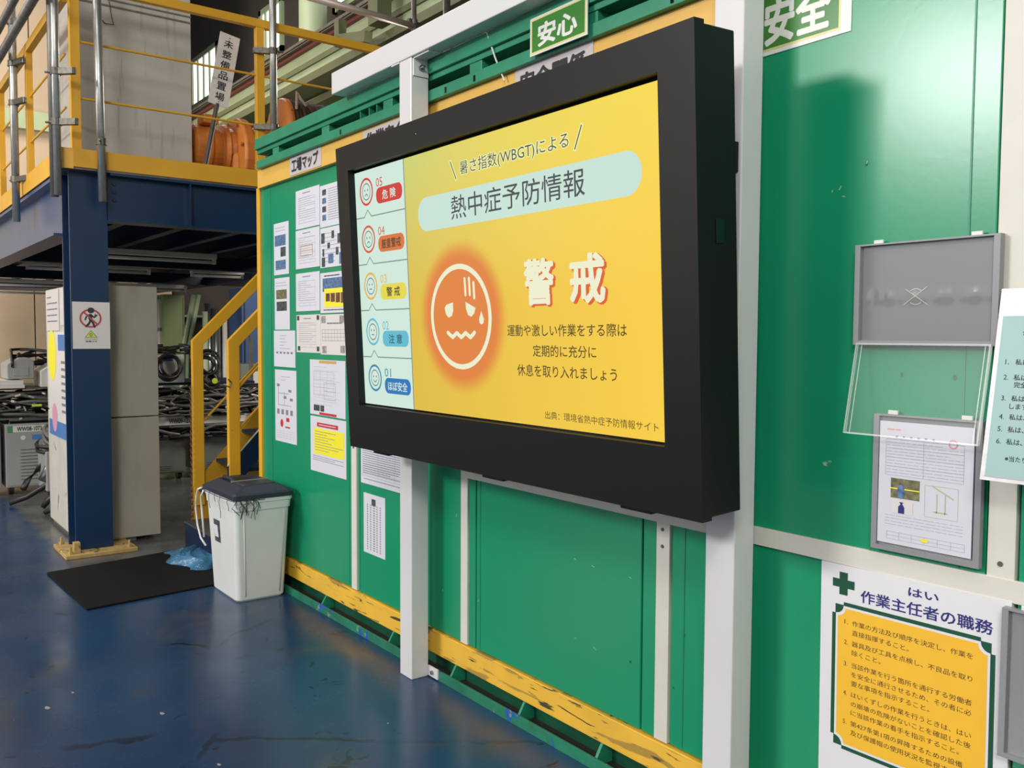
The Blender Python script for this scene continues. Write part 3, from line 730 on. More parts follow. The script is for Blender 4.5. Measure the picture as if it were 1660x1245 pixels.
part(t, 'gold_tape', P_.rect(MB(), .12, h - .018, .33, h - .004, E2), ORG_I); part(t, 'red_tape', P_.rect(MB(), .12, .003, .33, .016, E2), RED_I)
part(t, 'plan_lines', grid(P_, grid(P_, MB(), .05, .30, .11, .24, 3, 3, E1, .0012), .18, .32, .09, .18, 1, 2, E2, .0014), INK_G)
part(t, 'print', lines_block(P_, MB(), .05, .38, .05, h - .03, 12, E1, th=.0014, seed=26, full=.1), INK_L)
part(t, 'photo', P_.rect(MB(), .05, .022, .125, .055, E2), PHO_D); part(t, 'photo', P_.rect(MB(), .135, .022, .18, .055, E2), PHO_D)
t, P_, w, h, e = paper(-4.628, -4.190, .749, 1.056, 'notice with a red title bar and a large yellow text block')
part(t, 'title_bar', P_.rect(MB(), .085, h - .055, .345, h - .032, E1), RED_I)
part(t, 'yellow_block', P_.rect(MB(), .045, .10, .415, h - .065, E1), YEL_I)
part(t, 'print', lines_block(P_, MB(), .06, .40, .115, h - .075, 8, E2, th=.003, seed=27, full=.4), INK_G)
part(t, 'print', lines_block(P_, MB(), .03, .41, .06, .092, 3, E1, th=.003, seed=28, full=.6), INK_G)
part(t, 'print', lines_block(P_, MB(), .11, .32, h - .049, h - .038, 1, E2, th=.005, seed=29, full=1), PAPER)
t, P_, w, h, e = paper(-4.026, -3.50, .759, 1.05, 'dense table sheet half hidden behind the left white post')
part(t, 'print', lines_block(P_, MB(), .025, w - .03, .05, h - .02, 20, E1, th=.0035, seed=30, full=.9), INK_G)
part(t, 'table', grid(P_, MB(), .02, w - .02, .04, h - .02, 3, 20, E2, .0012), INK_G)
part(t, 'print', lines_block(P_, MB(), .03, .42, .018, .032, 1, E1, th=.004, seed=31, full=1), INK_G)
t, P_, w, h, e = paper(-3.998, -3.777, .409, .712, 'lowest sheet near the left post with rows of tiny marks')
part(t, 'photo', P_.rect(MB(), .085, h - .055, .125, h - .022, E2), PHO_D)
pm = MB()
for i in range(5):
    for k in range(20):
        P_.rect(pm, .035 + i * .033, .02 + k * .0118, .035 + i * .033 + (.018 if i == 2 else .012), .0255 + k * .0118, E1)
part(t, 'print', pm, INK_G)

# ================================================================== RIGHT SIDE HOLDERS AND POSTERS
def holder(x0, x1, z0, z1, y0, y1, label, cover=None):
    t = thing('document_holder', ((x0 + x1) / 2, y1, z0), label, 'document holder')
    P_ = Plane((x0, y1, z0), (1, 0, 0), (0, 0, 1), (0, -1, 0)); w = x1 - x0; h = z1 - z0; d = y1 - y0
    mesh_obj('back_panel', P_.slab(MB(), .003, .003, w - .003, h - .003, 0, d * .5), HOLD_P, t)
    fr = MB(); b_ = .014
    P_.slab(fr, 0, 0, b_, h, 0, d); P_.slab(fr, w - b_, 0, w, h, 0, d); P_.slab(fr, b_, 0, w - b_, b_ * .8, 0, d); P_.slab(fr, b_, h - b_ * .3, w - b_, h, 0, d)
    mesh_obj('frame', fr, HOLD, t)
    for u in (.12 * w, .80 * w):
        cl = MB(); P_.slab(cl, u, h, u + .025, h + .010, .002, .008); mesh_obj('clip', cl, SIGN_W, t, bevel=.001)
    return t, P_, w, h, d
t, P_, w, h, d = holder(-1.281, -.926, 1.485, 1.738, PY - .03, PY - .009, 'empty grey landscape document holder with its clear cover hanging open')
# crumpled clear film inside with stamped mark
mk = MB(); cu_, cv_ = .158, .118
P_.ring(mk, cu_, cv_ + .0, .020, .020, .0018, d * .5 + .0012, 20, .25 * PI, .75 * PI); P_.ring(mk, cu_, cv_, .020, .020, .0018, d * .5 + .0012, 20, 1.25 * PI, 1.75 * PI)
P_.line(mk, (cu_ - .026, cv_ + .019), (cu_ + .030, cv_ - .020), .0018, d * .5 + .0013); P_.line(mk, (cu_ - .030, cv_ - .019), (cu_ + .028, cv_ + .023), .0018, d * .5 + .0014)
mesh_obj('pressed_mark', mk, mat('pressed_mark', (214, 206, 196), .25), t)
fm = MB(); nu, nv = 40, 24; vs = []; rnd = random.Random(5)
for j in range(nv + 1):
    for i in range(nu + 1):
        u = .016 + (w - .032) * i / nu; v = .014 + (h - .03) * j / nv
        k = math.exp(-((v - .118) / .012) ** 2); e = d * .5 + .0022 + .0014 * k * (math.sin(u * 90) + math.sin(u * 211 + 1)) * .5 + .0012 * k
        vs.append(P_.p(u, v, e))
fm.add(vs, [(j * (nu + 1) + i, j * (nu + 1) + i + 1, (j + 1) * (nu + 1) + i + 1, (j + 1) * (nu + 1) + i) for j in range(nv) for i in range(nu)])
mesh_obj('clear_film', fm, clear_mat('clear_film', .10, .12, .01), t, smooth=True)
# hanging clear cover
A_ = Vector((-1.268, 2.072, 1.488)); B_ = Vector((-.935, 2.072, 1.488)); dn = Vector((0, -.048, -.227))
Pc = Plane(A_ + dn, (1, 0, 0), -dn.normalized(), Vector((0, -1, 0)).lerp(Vector((0, -.98, .2)), 1)); hc = dn.length; wc = .333
cv = mesh_obj('clear_cover', Pc.slab(MB(), 0, 0, wc, hc, 0, .0015), CLEARP, t)
ed = MB(); Pc.slab(ed, 0, 0, .004, hc, .0015, .010); Pc.slab(ed, wc - .004, 0, wc, hc, .0015, .010); Pc.slab(ed, wc - .016, 0, wc - .014, hc, .0015, .003); Pc.slab(ed, .012, 0, .014, hc, .0015, .003); Pc.slab(ed, .004, 0, wc - .004, .004, .0015, .010); Pc.slab(ed, .004, hc - .004, wc - .004, hc, .0015, .010)
mesh_obj('cover_rim', ed, CLEARE, cv)
t, P_, w, h, d = holder(-1.220, -.952, .972, 1.313, PY - .026, PY - .009, 'grey portrait document holder holding a printed sheet, below the landscape one')
t2 = thing('printed_form', (-1.09, 2.08, .99), 'white printed form with two photos and a diagram inside the portrait holder', 'paper')
Pf = Plane((-1.205, PY - .0205, .991), (1, 0, 0), (0, 0, 1), (0, -1, 0)); w = .233; h = .305
mesh_obj('sheet', Pf.slab(MB(), 0, 0, w, h, 0, .0015), PAPER, t2); e = .0019
mesh_obj('print', lines_block(Pf, lines_block(Pf, MB(), .02, w - .02, .175, .265, 12, e, th=.0014, seed=41), .02, w - .02, .045, .075, 4, e, th=.0014, seed=42), INK_L, t2)
hd = MB()
for k in range(6): Pf.rect(hd, .042 + k * .0185, .2655, .048 + k * .0185, .2705, e)
mesh_obj('print', hd, INK_G, t2)
mesh_obj('red_print', Pf.ring(lines_block(Pf, MB(), .02, .055, .283, .288, 1, e, th=.003, seed=3, full=1), .185, .262, .011, .011, .0035, e, 20), mat('ink_faint_red', (226, 150, 156), .6), t2)
mesh_obj('table', grid(Pf, grid(Pf, MB(), .018, w - .022, .172, .262, 2, 4, e + .0002, .0009), .025, w - .015, .012, .030, 6, 2, e + .0002, .0009), INK_L, t2)
ph = mesh_obj('photo', Pf.rect(MB(), .033, .116, .107, .165, e + .0003), PHO_G, t2)
mesh_obj('photo_rail', Pf.rect(MB(), .033, .138, .107, .141, e + .0006), YEL_I, ph); mesh_obj('photo_worker', Pf.ell(MB(), .060, .133, .010, .018, e + .0008, 12), PHO_B, ph)
ph = mesh_obj('photo', Pf.rect(MB(), .038, .078, .091, .111, e + .0003), PAPER_W, t2); mesh_obj('photo_bottle', Pf.poly(MB(), [(.054, .079), (.070, .079), (.070, .095), (.064, .103), (.068, .107), (.056, .107), (.060, .102), (.054, .095)], e + .0006), NAVY, ph)
dg = MB(); grid(Pf, dg, .120, .200, .082, .158, 1, 1, e + .0002, .001); Pf.line(dg, (.138, .158), (.190, .132), .003, e + .0005); Pf.line(dg, (.150, .093), (.150, .14), .002, e + .0005); Pf.line(dg, (.170, .093), (.170, .14), .002, e + .0005); Pf.line(dg, (.142, .096), (.176, .096), .003, e + .0005)
mesh_obj('diagram', dg, mat('ink_pale_olive', (186, 188, 150), .6), t2)
mesh_obj('highlight', Pf.rect(MB(), .113, .018, .131, .026, e + .0006), YEL_I, t2)
# aqua pledge poster, leaning out at the bottom
Pa = Plane((-.921, 2.000, 1.192), (1, 0, 0), Vector((0, .075, .421)).normalized(), (0, -1, 0))
t = thing('pledge_poster', (-.7, 2.05, 1.19), 'pale aqua laminated pledge poster hanging at the right edge of the photograph', 'poster')
h = .428; w = .50
mesh_obj('laminate', Pa.slab(MB(), 0, 0, w, h, 0, .002), SHEEN, t)
mesh_obj('sheet', Pa.slab(MB(), .010, .010, w, h - .062, .002, .0026), AQUA, t)
mesh_obj('border_line', Pa.rect(MB(), .009, .008, w, .0105, .0029), INK_L, t)
tx = MB(); rd = MB()
def al(z_px, x_px):   # survey on the poster plane
    p = at(x_px, z_px, X=-.90); return p
def prow(v, n, s, u=.026):
    Pa.text(tx, n, u, v, u + .008, v + .011, .0032, keep=True); Pa.text(tx, s, u + .021, v - .001, u + .06, v + .012, .0032, keep=True, bold=.01)
prow(.258, '1.', '私は、'); prow(.224, '2.', '私は、'); Pa.text(tx, '完全に', .049, .207, .10, .220, .0032, keep=True, bold=.01)
prow(.178, '3.', '私は、'); Pa.text(tx, 'します。', .045, .160, .10, .172, .0032, keep=True, bold=.01)
prow(.137, '4.', '私は、'); prow(.110, '5.', '私は、'); prow(.083, '6.', '私は、')
Pa.text(tx, '合言葉', .055, .322, .10, .335, .0032, keep=True, bold=.01)
Pa.text(tx, '※当たり前', .048, .046, .10, .058, .0032, keep=True, bold=.01)
for v, s in ((.178, '安全'), (.137, '危険'), (.110, '用具'), (.083, '労災')): Pa.text(rd, s, .091, v - .001, .12, v + .012, .0032, keep=True, bold=.01)
mesh_obj('lettering', tx, INK, t); mesh_obj('red_lettering', rd, RED_I, t)
# green cross poster
t = thing('duties_poster', (-1.12, 2.08, .28), 'white and yellow duties poster with a dark green cross, lower right', 'poster')
ang = math.radians(.5)
Pd = Plane((-1.362, PY - .009, .250), (math.cos(ang), 0, math.sin(ang)), (-math.sin(ang), 0, math.cos(ang)), (0, -1, 0)); w = .485; h = .655
def U(x): return x + 1.362
def V(z, x=-1.36): return z - .250 - (x + 1.362) * math.tan(ang)
mesh_obj('board', Pd.slab(MB(), 0, 0, w, h, -.003, .003), POSTW, t)
cr = MB(); cu_, cv_ = U(-1.295), V(.857, -1.295); Pd.rect(cr, cu_ - .0125, cv_ - .030, cu_ + .0115, cv_ + .030, .0036); Pd.rect(cr, cu_ - .032, cv_ - .011, cu_ + .031, cv_ + .011, .0038)
mesh_obj('green_cross', cr, GRN_I, t)
def notch(u0, v0, u1, v1, r, straight=False):
    pts = []
    for cx, cy, a in ((u0, v0, 0), (u0, v1, -90), (u1, v1, 180), (u1, v0, 90)):
        for k in range(9):
            q = math.radians(a + 90 * k / 8); pts.append((cx + r * math.cos(q), cy + r * math.sin(q)))
    return pts
u0_, u1_ = U(-1.318), U(-.918); v1_, v0_ = V(.800), V(.423)
gf = MB(); Pd.poly(gf, [(u0_ - .009, v0_ + .025), (u0_, v0_ + .025), (u0_, v0_), (u0_ + .024, v0_), (u0_ + .024, v0_ - .008), (u1_ - .024, v0_ - .008), (u1_ - .024, v0_), (u1_, v0_), (u1_, v0_ + .025), (u1_ + .009, v0_ + .025),
                       (u1_ + .009, v1_ - .025), (u1_, v1_ - .025), (u1_, v1_), (u1_ - .024, v1_), (u1_ - .024, v1_ + .008), (u0_ + .024, v1_ + .008), (u0_ + .024, v1_), (u0_, v1_), (u0_, v1_ - .025), (u0_ - .009, v1_ - .025)], .0036)
mesh_obj('green_border', gf, GRN_I, t)
mesh_obj('white_border', Pd.poly(MB(), notch(u0_ + .002, v0_ + .002, u1_ - .002, v1_ - .002, .022), .0040), POSTW, t)
mesh_obj('yellow_field', Pd.poly(MB(), notch(u0_ + .008, v0_ + .008, u1_ - .008, v1_ - .008, .022), .0044), YEL_P, t)
tt = MB(); Pd.text(tt, 'はい', U(-1.119), V(.868, -1.08), U(-1.043), V(.889, -1.08), .0038, bold=.02); Pd.text(tt, '作業主任者の職務', U(-1.246), V(.821, -1.08), U(-.916), V(.854, -1.08), .0038, bold=.02)
mesh_obj('title', tt, NAVY, t)
tb = MB()
rows = [(.758, '作業の方法及び順序を決定し、作業を'), (.733, '直接指揮すること。'), (.704, '器具及び工具を点検し、不良品を取り'), (.680, '除くこと。'), (.647, '当該作業を行う箇所を通行する労働者'), (.623, 'を安全に通行させるため、その者に必'), (.599, '要な事項を指示すること。'), (.569, 'はいくずしの作業を行うときは、はい'), (.545, 'の崩壊の危険がないことを確認した後'), (.521, 'に当該作業の着手を指示すること。'), (.492, '第427条第1項の昇降するための設備'), (.468, '及び保護帽の使用状況を監視すること')]
for z, s in rows:
    n = len(s.replace('427', '4').replace('1', '1')) if '427' in s else len(s)
    wd = .0183 * n - .002
    if s.endswith('。'): wd -= .009
    Pd.text(tb, s, U(-1.268), V(z - .0073), U(-1.268) + wd, V(z + .0073), .0048)
for z, n in ((.758, '1.'), (.704, '2.'), (.647, '3.'), (.569, '4.'), (.492, '5.')): Pd.text(tb, n, U(-1.290), V(z - .006), U(-1.280), V(z + .006), .0048)
mesh_obj('body_text', tb, INK_BR, t)
mesh_obj('name_box', Pd.slab(MB(), U(-1.20), V(.355), U(-1.05), V(.378), .0036, .0040), INK, t); mesh_obj('name_field', Pd.rect(MB(), U(-1.197), V(.357), U(-1.053), V(.376), .0044), POSTW, t)
# grey holder overlapping the poster's right edge
t, P_, w, h, d = holder(-.893, -.60, .560, .900, PY - .036, PY - .016, 'grey document holder cut by the right picture edge, over the duties poster')

# ================================================================== FLOOR ITEMS
# litter bin
b = thing('waste_bin', (-5.03, 1.885, 0), 'tall white plastic waste bin with a charcoal swing lid beside the container', 'waste bin')
def rr(cx, cy, hx, hy, r, z, n=5):
    pts = []
    for sx, sy, a in ((1, 1, 0), (-1, 1, 90), (-1, -1, 180), (1, -1, 270)):
        for k in range(n + 1):
            q = math.radians(a + 90 * k / n); pts.append((cx + sx * (hx - r) + r * math.cos(q), cy + sy * (hy - r) + r * math.sin(q), z))
    return pts
bx, by = -5.035, 1.884
rings = []
for z, hx, hy in ((.0, .195, .135), (.01, .202, .142), (.28, .220, .152), (.52, .238, .162), (.522, .246, .166), (.565, .250, .170), (.567, .256, .174), (.592, .258, .175), (.597, .250, .168)):
    rings.append(rr(bx, by, hx, hy, .03, z))
mesh_obj('body', MB().loft(rings), BIN, b, smooth=False, bevel=0)
# raised side panel outline on the +X face and the left face
pl = MB()
for (y0, y1, z0, z1) in ((by - .09, by + .11, .03, .56),):
    pts = [(bx + .204 + .036 * z / .56 + .003, y, z) for y, z in ((by - .095, .03), (by - .11, .50), (by - .085, .53), (by + .11, .53), (by + .13, .50), (by + .105, .03))]
    pl.tube([Vector(q) for q in pts], .0035, 6)
mesh_obj('panel_ridge', pl, BIN, b, smooth=True)
lid = mesh_obj('lid', MB().loft([rr(bx - .006, by, .268, .178, .03, .588), rr(bx - .006, by, .270, .180, .03, .612), rr(bx, by, .255, .168, .03, .622), rr(bx, by, .205, .118, .03, .652), rr(bx, by, .198, .112, .03, .655)]), LID, b)
mesh_obj('grip_recess', MB().loft([rr(bx - .07, by - .02, .085, .060, .03, .6552), rr(bx - .07, by - .02, .080, .055, .03, .6565)]), mat('lid_recess_shade', (18, 20, 26), .5), lid)  # dark patch; the shade inside the recess is put into its colour
mesh_obj('grip_bar', MB().tube([(bx - .16, by - .085, .652), (bx - .13, by - .088, .668), (bx - .02, by - .088, .670), (bx + .02, by - .085, .652)], .012, 8), LID, lid)
mesh_obj('flap_hinge', MB().box(bx + .03, bx + .045, by - .11, by + .11, .655, .664), mat('lid_grey', (120, 124, 122), .5), lid, bevel=.003)
mesh_obj('flap', MB().loft([rr(bx + .12, by, .07, .10, .02, .6552), rr(bx + .12, by, .065, .095, .02, .662)]), LID, lid)
mesh_obj('label_sticker', MB().prism([(bx - .11, by - .1535, .30), (bx - .02, by - .1535, .30), (bx - .022, by - .1600, .43), (bx - .12, by - .1600, .43)], (0, -.0012, 0)), PHO_D, b)
st = MB(); rnd = random.Random(3)
for (x, y, l) in ((bx - .12, by - .182, .10), (bx - .03, by - .182, .05), (bx + .06, by - .182, .13), (bx + .18, by - .18, .07), (bx + .262, by - .16, .05), (bx + .262, by - .10, .09), (bx + .262, by - .06, .12), (bx + .262, by - .03, .06)):
    st.tube([(x, y, .592), (x + rnd.uniform(-.01, .01), y - .004, .592 - l * .3), (x + rnd.uniform(-.02, .02), y - .003, .592 - l * .7), (x + rnd.uniform(-.01, .01), y + .004, .592 - l)], .0016, 5)
st.tube([(bx - .26, by - .182, .585), (bx, by - .184, .582), (bx + .262, by - .182, .587), (bx + .266, by, .584)], .0018, 5)
mesh_obj('dark_string', st, STRING, b)
kn = MB()
for k in range(9):
    x0_, y0_ = bx + .262, by - .16 + .012 * k; kn.tube([(x0_, y0_, .59), (x0_ + .012, y0_ + rnd.uniform(-.03, .03), .575), (x0_ + .006, y0_ + rnd.uniform(-.03, .03), .55), (x0_ + .004, y0_ + rnd.uniform(-.02, .02), .53 - .05 * rnd.random())], .002, 5)
mesh_obj('string_knot', kn, STRING, b)
mesh_obj('sticker_picture', MB().prism([(bx - .10, by - .1580, .33), (bx - .04, by - .1580, .33), (bx - .045, by - .1632, .40), (bx - .105, by - .1632, .40)], (0, -.001, 0)), PAPER, b)
mesh_obj('white_cord', MB().tube([(bx - .25, by - .185, .595), (bx - .30, by - .19, .58), (bx - .34, by - .19, .53), (bx - .35, by - .19, .46), (bx - .32, by - .19, .36), (bx - .27, by - .188, .29), (bx - .22, by - .175, .25)], .006, 6)
         .tube([(bx - .22, by - .185, .585), (bx - .255, by - .19, .54), (bx - .25, by - .185, .44), (bx - .235, by - .18, .30)], .006, 6), CORD_W, b, smooth=True)
# mat
mm = MB(); mm.loft([[(-6.125, 1.00, z), (-5.175, 1.035, z), (-5.27, 1.95, z), (-6.27, 1.93, z)] for z in (.001, .012)])
single('rubber_mat', mm, MAT_B, 'flat black rubber mat on the floor in front of the blue column', 'mat', bevel=.002)
# crumpled blue plastic bag
bgm = MB(); nu, nv = 46, 34; vs = []; rnd = random.Random(11)
ph = [(rnd.uniform(8, 26), rnd.uniform(8, 26), rnd.uniform(0, 6), rnd.uniform(.3, 1)) for _ in range(9)]
for j in range(nv + 1):
    for i in range(nu + 1):
        s_, t_ = i / nu, j / nv
        x = -6.24 + .62 * t_ + .05 * math.sin(s_ * 7); y = 1.70 + .40 * s_ + .04 * math.sin(t_ * 9)
        ed_ = min(s_, 1 - s_, t_, 1 - t_) * 5; ed_ = max(0, min(1, ed_))
        cx_, cy_ = s_ - .5, t_ - .5; r_ = math.hypot(cx_, cy_)
        k_ = 1 - .35 * max(0, r_ - .4)
        x = -5.93 + (x + 5.93) * k_; y = 1.90 + (y - 1.90) * k_
        z = .014 + ed_ * (.030 + .022 * sum(abs(math.sin(a * s_ + b_ * t_ + c_)) * d_ for a, b_, c_, d_ in ph) / 3)
        vs.append((x, y, z))
bgm.add(vs, [(j * (nu + 1) + i, j * (nu + 1) + i + 1, (j + 1) * (nu + 1) + i + 1, (j + 1) * (nu + 1) + i) for j in range(nv) for i in range(nu)])
single('plastic_bag', bgm, BAG, 'crumpled translucent blue plastic bag lying on the mat behind the bin', 'bag', smooth=False)
# little chips on the floor
for k, (px, py, s_, lb) in enumerate(((118, 1123, .010, 'tiny white paper scrap on the blue floor, far left'), (77, 1148, .020, 'small pale splinter on the floor at the far left'), (263, 1157, .016, 'largest pale paint chip on the open blue floor'), (355, 1240, .012, 'small pale chip on the floor at the bottom picture edge'), (629, 1173, .006, 'tiny white speck on the floor left of the front post'))):
    q = at(px, py, Z=0)
    single('floor_debris', MB().loft([[(q.x - s_, q.y - s_ * .2, z), (q.x - s_ * .1, q.y - s_ * .5, z), (q.x + s_ * .8, q.y - s_ * .1, z), (q.x + s_ * .6, q.y + s_ * .5, z), (q.x - s_ * .4, q.y + s_ * .3, z)] for z in (.0005, .002)]), mat('chip_grey', (150, 146, 138), .7), lb, 'debris')

# ================================================================== MEZZANINE
mz = thing('mezzanine', (-6.67, 1.37, 0), 'blue steel mezzanine platform on a wide column with yellow railings', 'platform')
# H column
mesh_obj('column', MB().box(-6.572, -6.55, 1.252, 1.490, .03, 2.60).box(-6.80, -6.778, 1.252, 1.490, .03, 2.60).box(-6.778, -6.572, 1.364, 1.378, .03, 2.60), BLUE, mz)
bpz = [at(98.5, 917, Z=.02), at(211, 899, Z=.02)]
mesh_obj('base_plate', MB().box(-6.86, -6.42, 1.165, 1.62, 0.0, .028), WOOD, mz, bevel=.004)
for x, y in ((-6.82, 1.21), (-6.46, 1.20), (-6.46, 1.575), (-6.82, 1.57)):
    mesh_obj('anchor_bolt', MB().disc((x, y, .028), (0, 0, 1), .017, .02, 6).disc((x, y, .048), (0, 0, 1), .009, .03, 8), WOOD, mz)
mesh_obj('wood_block', MB().box(-6.52, -6.46, 1.225, 1.262, .029, .10), WOOD, mz)
# front beam (runs along Y) as an I section
fbm = MB().box(-6.60, -6.42 - .03, 1.490, 4.2, 2.575, 2.59).box(-6.60, -6.45, 1.490, 4.2, 2.268, 2.283).box(-6.535, -6.522, 1.490, 4.2, 2.283, 2.575)
mesh_obj('front_beam', fbm, BLUE, mz)
mesh_obj('beam_stiffener', MB().box(-6.522, -6.455, 2.02, 2.03, 2.283, 2.575), BLUE, mz)
for z in (2.53, 2.475, 2.42): mesh_obj('beam_bolt', MB().disc((-6.522, 1.53, z), (1, 0, 0), .014, .012, 6), BLUE_D, mz)
# side beam (runs along X)
sbm = MB().box(-15.5, -6.80, 1.20, 1.36, 2.56, 2.585).box(-15.5, -6.80, 1.20, 1.36, 2.185, 2.20).box(-15.5, -6.80, 1.274, 1.286, 2.20, 2.56)
mesh_obj('side_beam', sbm, BLUE_L, mz)
for z in (2.50, 2.43, 2.36, 2.29): mesh_obj('beam_bolt', MB().disc((-6.84, 1.274, z), (0, -1, 0), .014, .014, 6), BLUE_D, mz)
mesh_obj('deck', MB().box(-15.5, -6.45, 1.20, 4.2, 2.592, 2.605), GALV_D, mz)
for k, y in enumerate((1.68, 2.13, 2.58, 3.03, 3.48, 3.93)):
    mesh_obj('joist', MB().box(-15.4, -6.61, y, y + .075, 2.335, 2.35).box(-15.4, -6.61, y + .03, y + .042, 2.35, 2.59), BLUE_D, mz)
for x in (-9.6, -12.4, -15.4):
    mesh_obj('cross_beam', MB().box(x, x + .15, 1.37, 4.2, 2.19, 2.205).box(x + .07, x + .082, 1.37, 4.2, 2.205, 2.335), BLUE_D, mz)
mesh_obj('rear_beam', MB().box(-15.4, -6.61, 4.05, 4.2, 2.19, 2.33), BLUE_D, mz)
mesh_obj('rear_column', MB().box(-9.7, -9.5, 4.0, 4.2, 0, 2.19), BLUE, mz); mesh_obj('rear_column', MB().box(-15.4, -15.2, 1.22, 1.42, 0, 2.18), BLUE, mz)
# yellow toe boards, posts and rails
mesh_obj('toe_board', MB().box(-6.45, -6.437, 1.262, 4.2, 2.606, 2.725), YEL, mz)
mesh_obj('toe_board', MB().box(-15.5, -6.45, 1.188, 1.20, 2.590, 2.725), YEL, mz)
mesh_obj('toe_board', MB().loft([[(-6.45, 1.188, z), (-6.437, 1.262, z), (-6.447, 1.266, z), (-6.462, 1.20, z)] for z in (2.592, 2.725)]), YEL, mz)
for y in (1.30, 2.572, 3.9): mesh_obj('railing_post', MB().box(-6.566, -6.514, y - .03, y + .032, 2.606, 3.799), YEL, mz, bevel=.003)
for x in (-7.93, -9.40, -10.85, -12.3): mesh_obj('railing_post', MB().box(x - .03, x + .03, 1.2225, 1.2715, 2.606, 3.705), YEL, mz, bevel=.003)
mesh_obj('top_rail', MB().box(-6.565, -6.515, 1.262, 4.2, 3.80, 3.86), YEL, mz, bevel=.003)
mesh_obj('top_rail', MB().box(-15.4, -6.566, 1.223, 1.271, 3.700, 3.768), YEL, mz, bevel=.003)
for z in (3.450, 3.078): mesh_obj('railing_bar', MB().tube([(-6.54, 1.33, z), (-6.54, 4.2, z)], .0085, 8), YEL, mz)
for z in (3.36, 3.01): mesh_obj('railing_bar', MB().tube([(-15.4, 1.25, z), (-6.57, 1.25, z)], .0085, 8), YEL, mz)
# no-phone notice on the column
nt_ = thing('warning_notice', (-6.548, 1.38, 1.40), 'white notice forbidding phone use while walking, on the blue column', 'sign')
Pn = Plane((-6.5495, 1.258, 1.405), (0, 1, 0), (0, 0, 1), (1, 0, 0)); w = .236; h = .318
mesh_obj('sheet', Pn.slab(MB(), 0, 0, w, h, 0, .002), PAPER_W, nt_)
k = w / 740.0
def nn(x, y): return ((x - 215) * k, h - (y - 130) * k * 1.02)
f = MB(); c_ = nn(568, 470); Pn.ring(f, c_[0], c_[1], 218 * k, 200 * k, 36 * k, .0028); Pn.line(f, nn(425, 335), nn(705, 600), 34 * k, .0032)
mesh_obj('prohibition_ring', f, RED_P, nt_)
f = MB(); c_ = nn(578, 305); Pn.ell(f, c_[0], c_[1], 68 * k, 62 * k, .0030)
Pn.poly(f, [nn(545, 370), nn(600, 390), nn(605, 520), nn(545, 530), nn(520, 460)], .0030)
Pn.path(f, [nn(575, 400), nn(640, 450), nn(690, 405)], 32 * k, .0030); Pn.path(f, [nn(520, 400), nn(485, 440), nn(462, 500)], 30 * k, .0030)
Pn.path(f, [nn(565, 520), nn(530, 590), nn(475, 640)], 42 * k, .0030); Pn.path(f, [nn(590, 520), nn(625, 590), nn(645, 650)], 42 * k, .0030); Pn.line(f, nn(655, 420), nn(665, 375), 18 * k, .0030)
mesh_obj('walking_figure', f, mat('ink_charcoal', (46, 54, 54), .5), nt_)
mesh_obj('caution_triangle', Pn.poly(MB(), [nn(455, 870), nn(695, 870), nn(570, 725)], .0026), mat('print_dull_yellow', (212, 218, 88), .5), nt_)
f = MB(); Pn.path(f, [nn(455, 870), nn(695, 870), nn(570, 725), nn(455, 870)], 7 * k, .0029); Pn.ring(f, nn(572, 815)[0], nn(572, 815)[1], 26 * k, 34 * k, 10 * k, .0029)
a_, b_ = nn(452, 920), nn(700, 900); Pn.text(f, '歩きながらの操作は', a_[0], a_[1], b_[0], b_[1], .0029)
a_, b_ = nn(462, 970), nn(694, 938); Pn.text(f, '危険です', a_[0], a_[1], b_[0], b_[1], .0029, bold=.03)
mesh_obj('lettering', f, INK, nt_)

# scaffold poles with clamps
def pole(name, a, b, r, m, label, clamps=(), cat='pole', group='scaffold pipes clamped to the mezzanine'):
    t = thing(name, a if a[2] < b[2] else b, label, cat, group)
    a = Vector(a); b = Vector(b)
    mesh_obj('pipe', MB().tube([a, b], r, 14), m, t, smooth=True)
    d = (b - a).normalized()
    for (s_, dx, dy) in clamps:
        p = a + (b - a) * ((s_ - a.z) / (b.z - a.z)) if abs(d.z) > .2 else a.lerp(b, s_)
        c = MB(); c.tube([p - d * .022, p + d * .022], r + .009, 12)
        q = p + Vector((dx, dy, 0)); c.bar(p, q, .035, .04); c.tube([q - Vector((0, 0, .02)), q + Vector((0, 0, .02))], .014, 8)
        q2 = p - Vector((dx, dy, 0)).normalized() * (r + .05); c.tube([p, q2], .008, 6)
        mesh_obj('clamp', c, CLAMP, t)
    return t
zt = 4.6
p0 = at(27, 362, Y=1.14); pole('scaffold_pipe', (p0.x, 1.14, 2.385), (p0.x, 1.14, zt), .028, GALV, 'galvanised pipe hanging at the far left of the mezzanine railing', ((3.92, .10, .06), (3.60, .16, .05), (3.30, .16, .05), (2.71, .16, .06)))
p0 = at(90, 300, Y=1.15); pole('scaffold_pipe', (p0.x - .035, 1.15, 2.40), (p0.x - .035, 1.15, zt), .026, GALV_D, 'darker pipe of the close pair left of the blue column', ())
pole('scaffold_pipe', (p0.x + .025, 1.16, 2.405), (p0.x + .025, 1.16, zt), .024, GALV, 'brighter pipe of the close pair left of the blue column', ((3.19, .09, .09), (2.87, .09, .10)))
p0 = at(167, 327, X=-6.40); p1 = at(157, 0, X=-6.40); dd = (p1 - p0)
pole('scaffold_pipe', p0, p0 + dd * 1.3, .027, GALV, 'slightly leaning bright pipe hanging in front of the beam right of the column', ((2.78, -.05, .02),))
pole('scaffold_pipe', (-6.45, 2.645, 2.9), (-6.45, 2.645, zt), .027, GALV, 'bright pipe beside the right yellow railing post', ((3.62, -.06, -.12), (3.06, -.06, -.12)))
a = at(497, -6, X=-6.9); b = at(668, 42, X=-6.9)
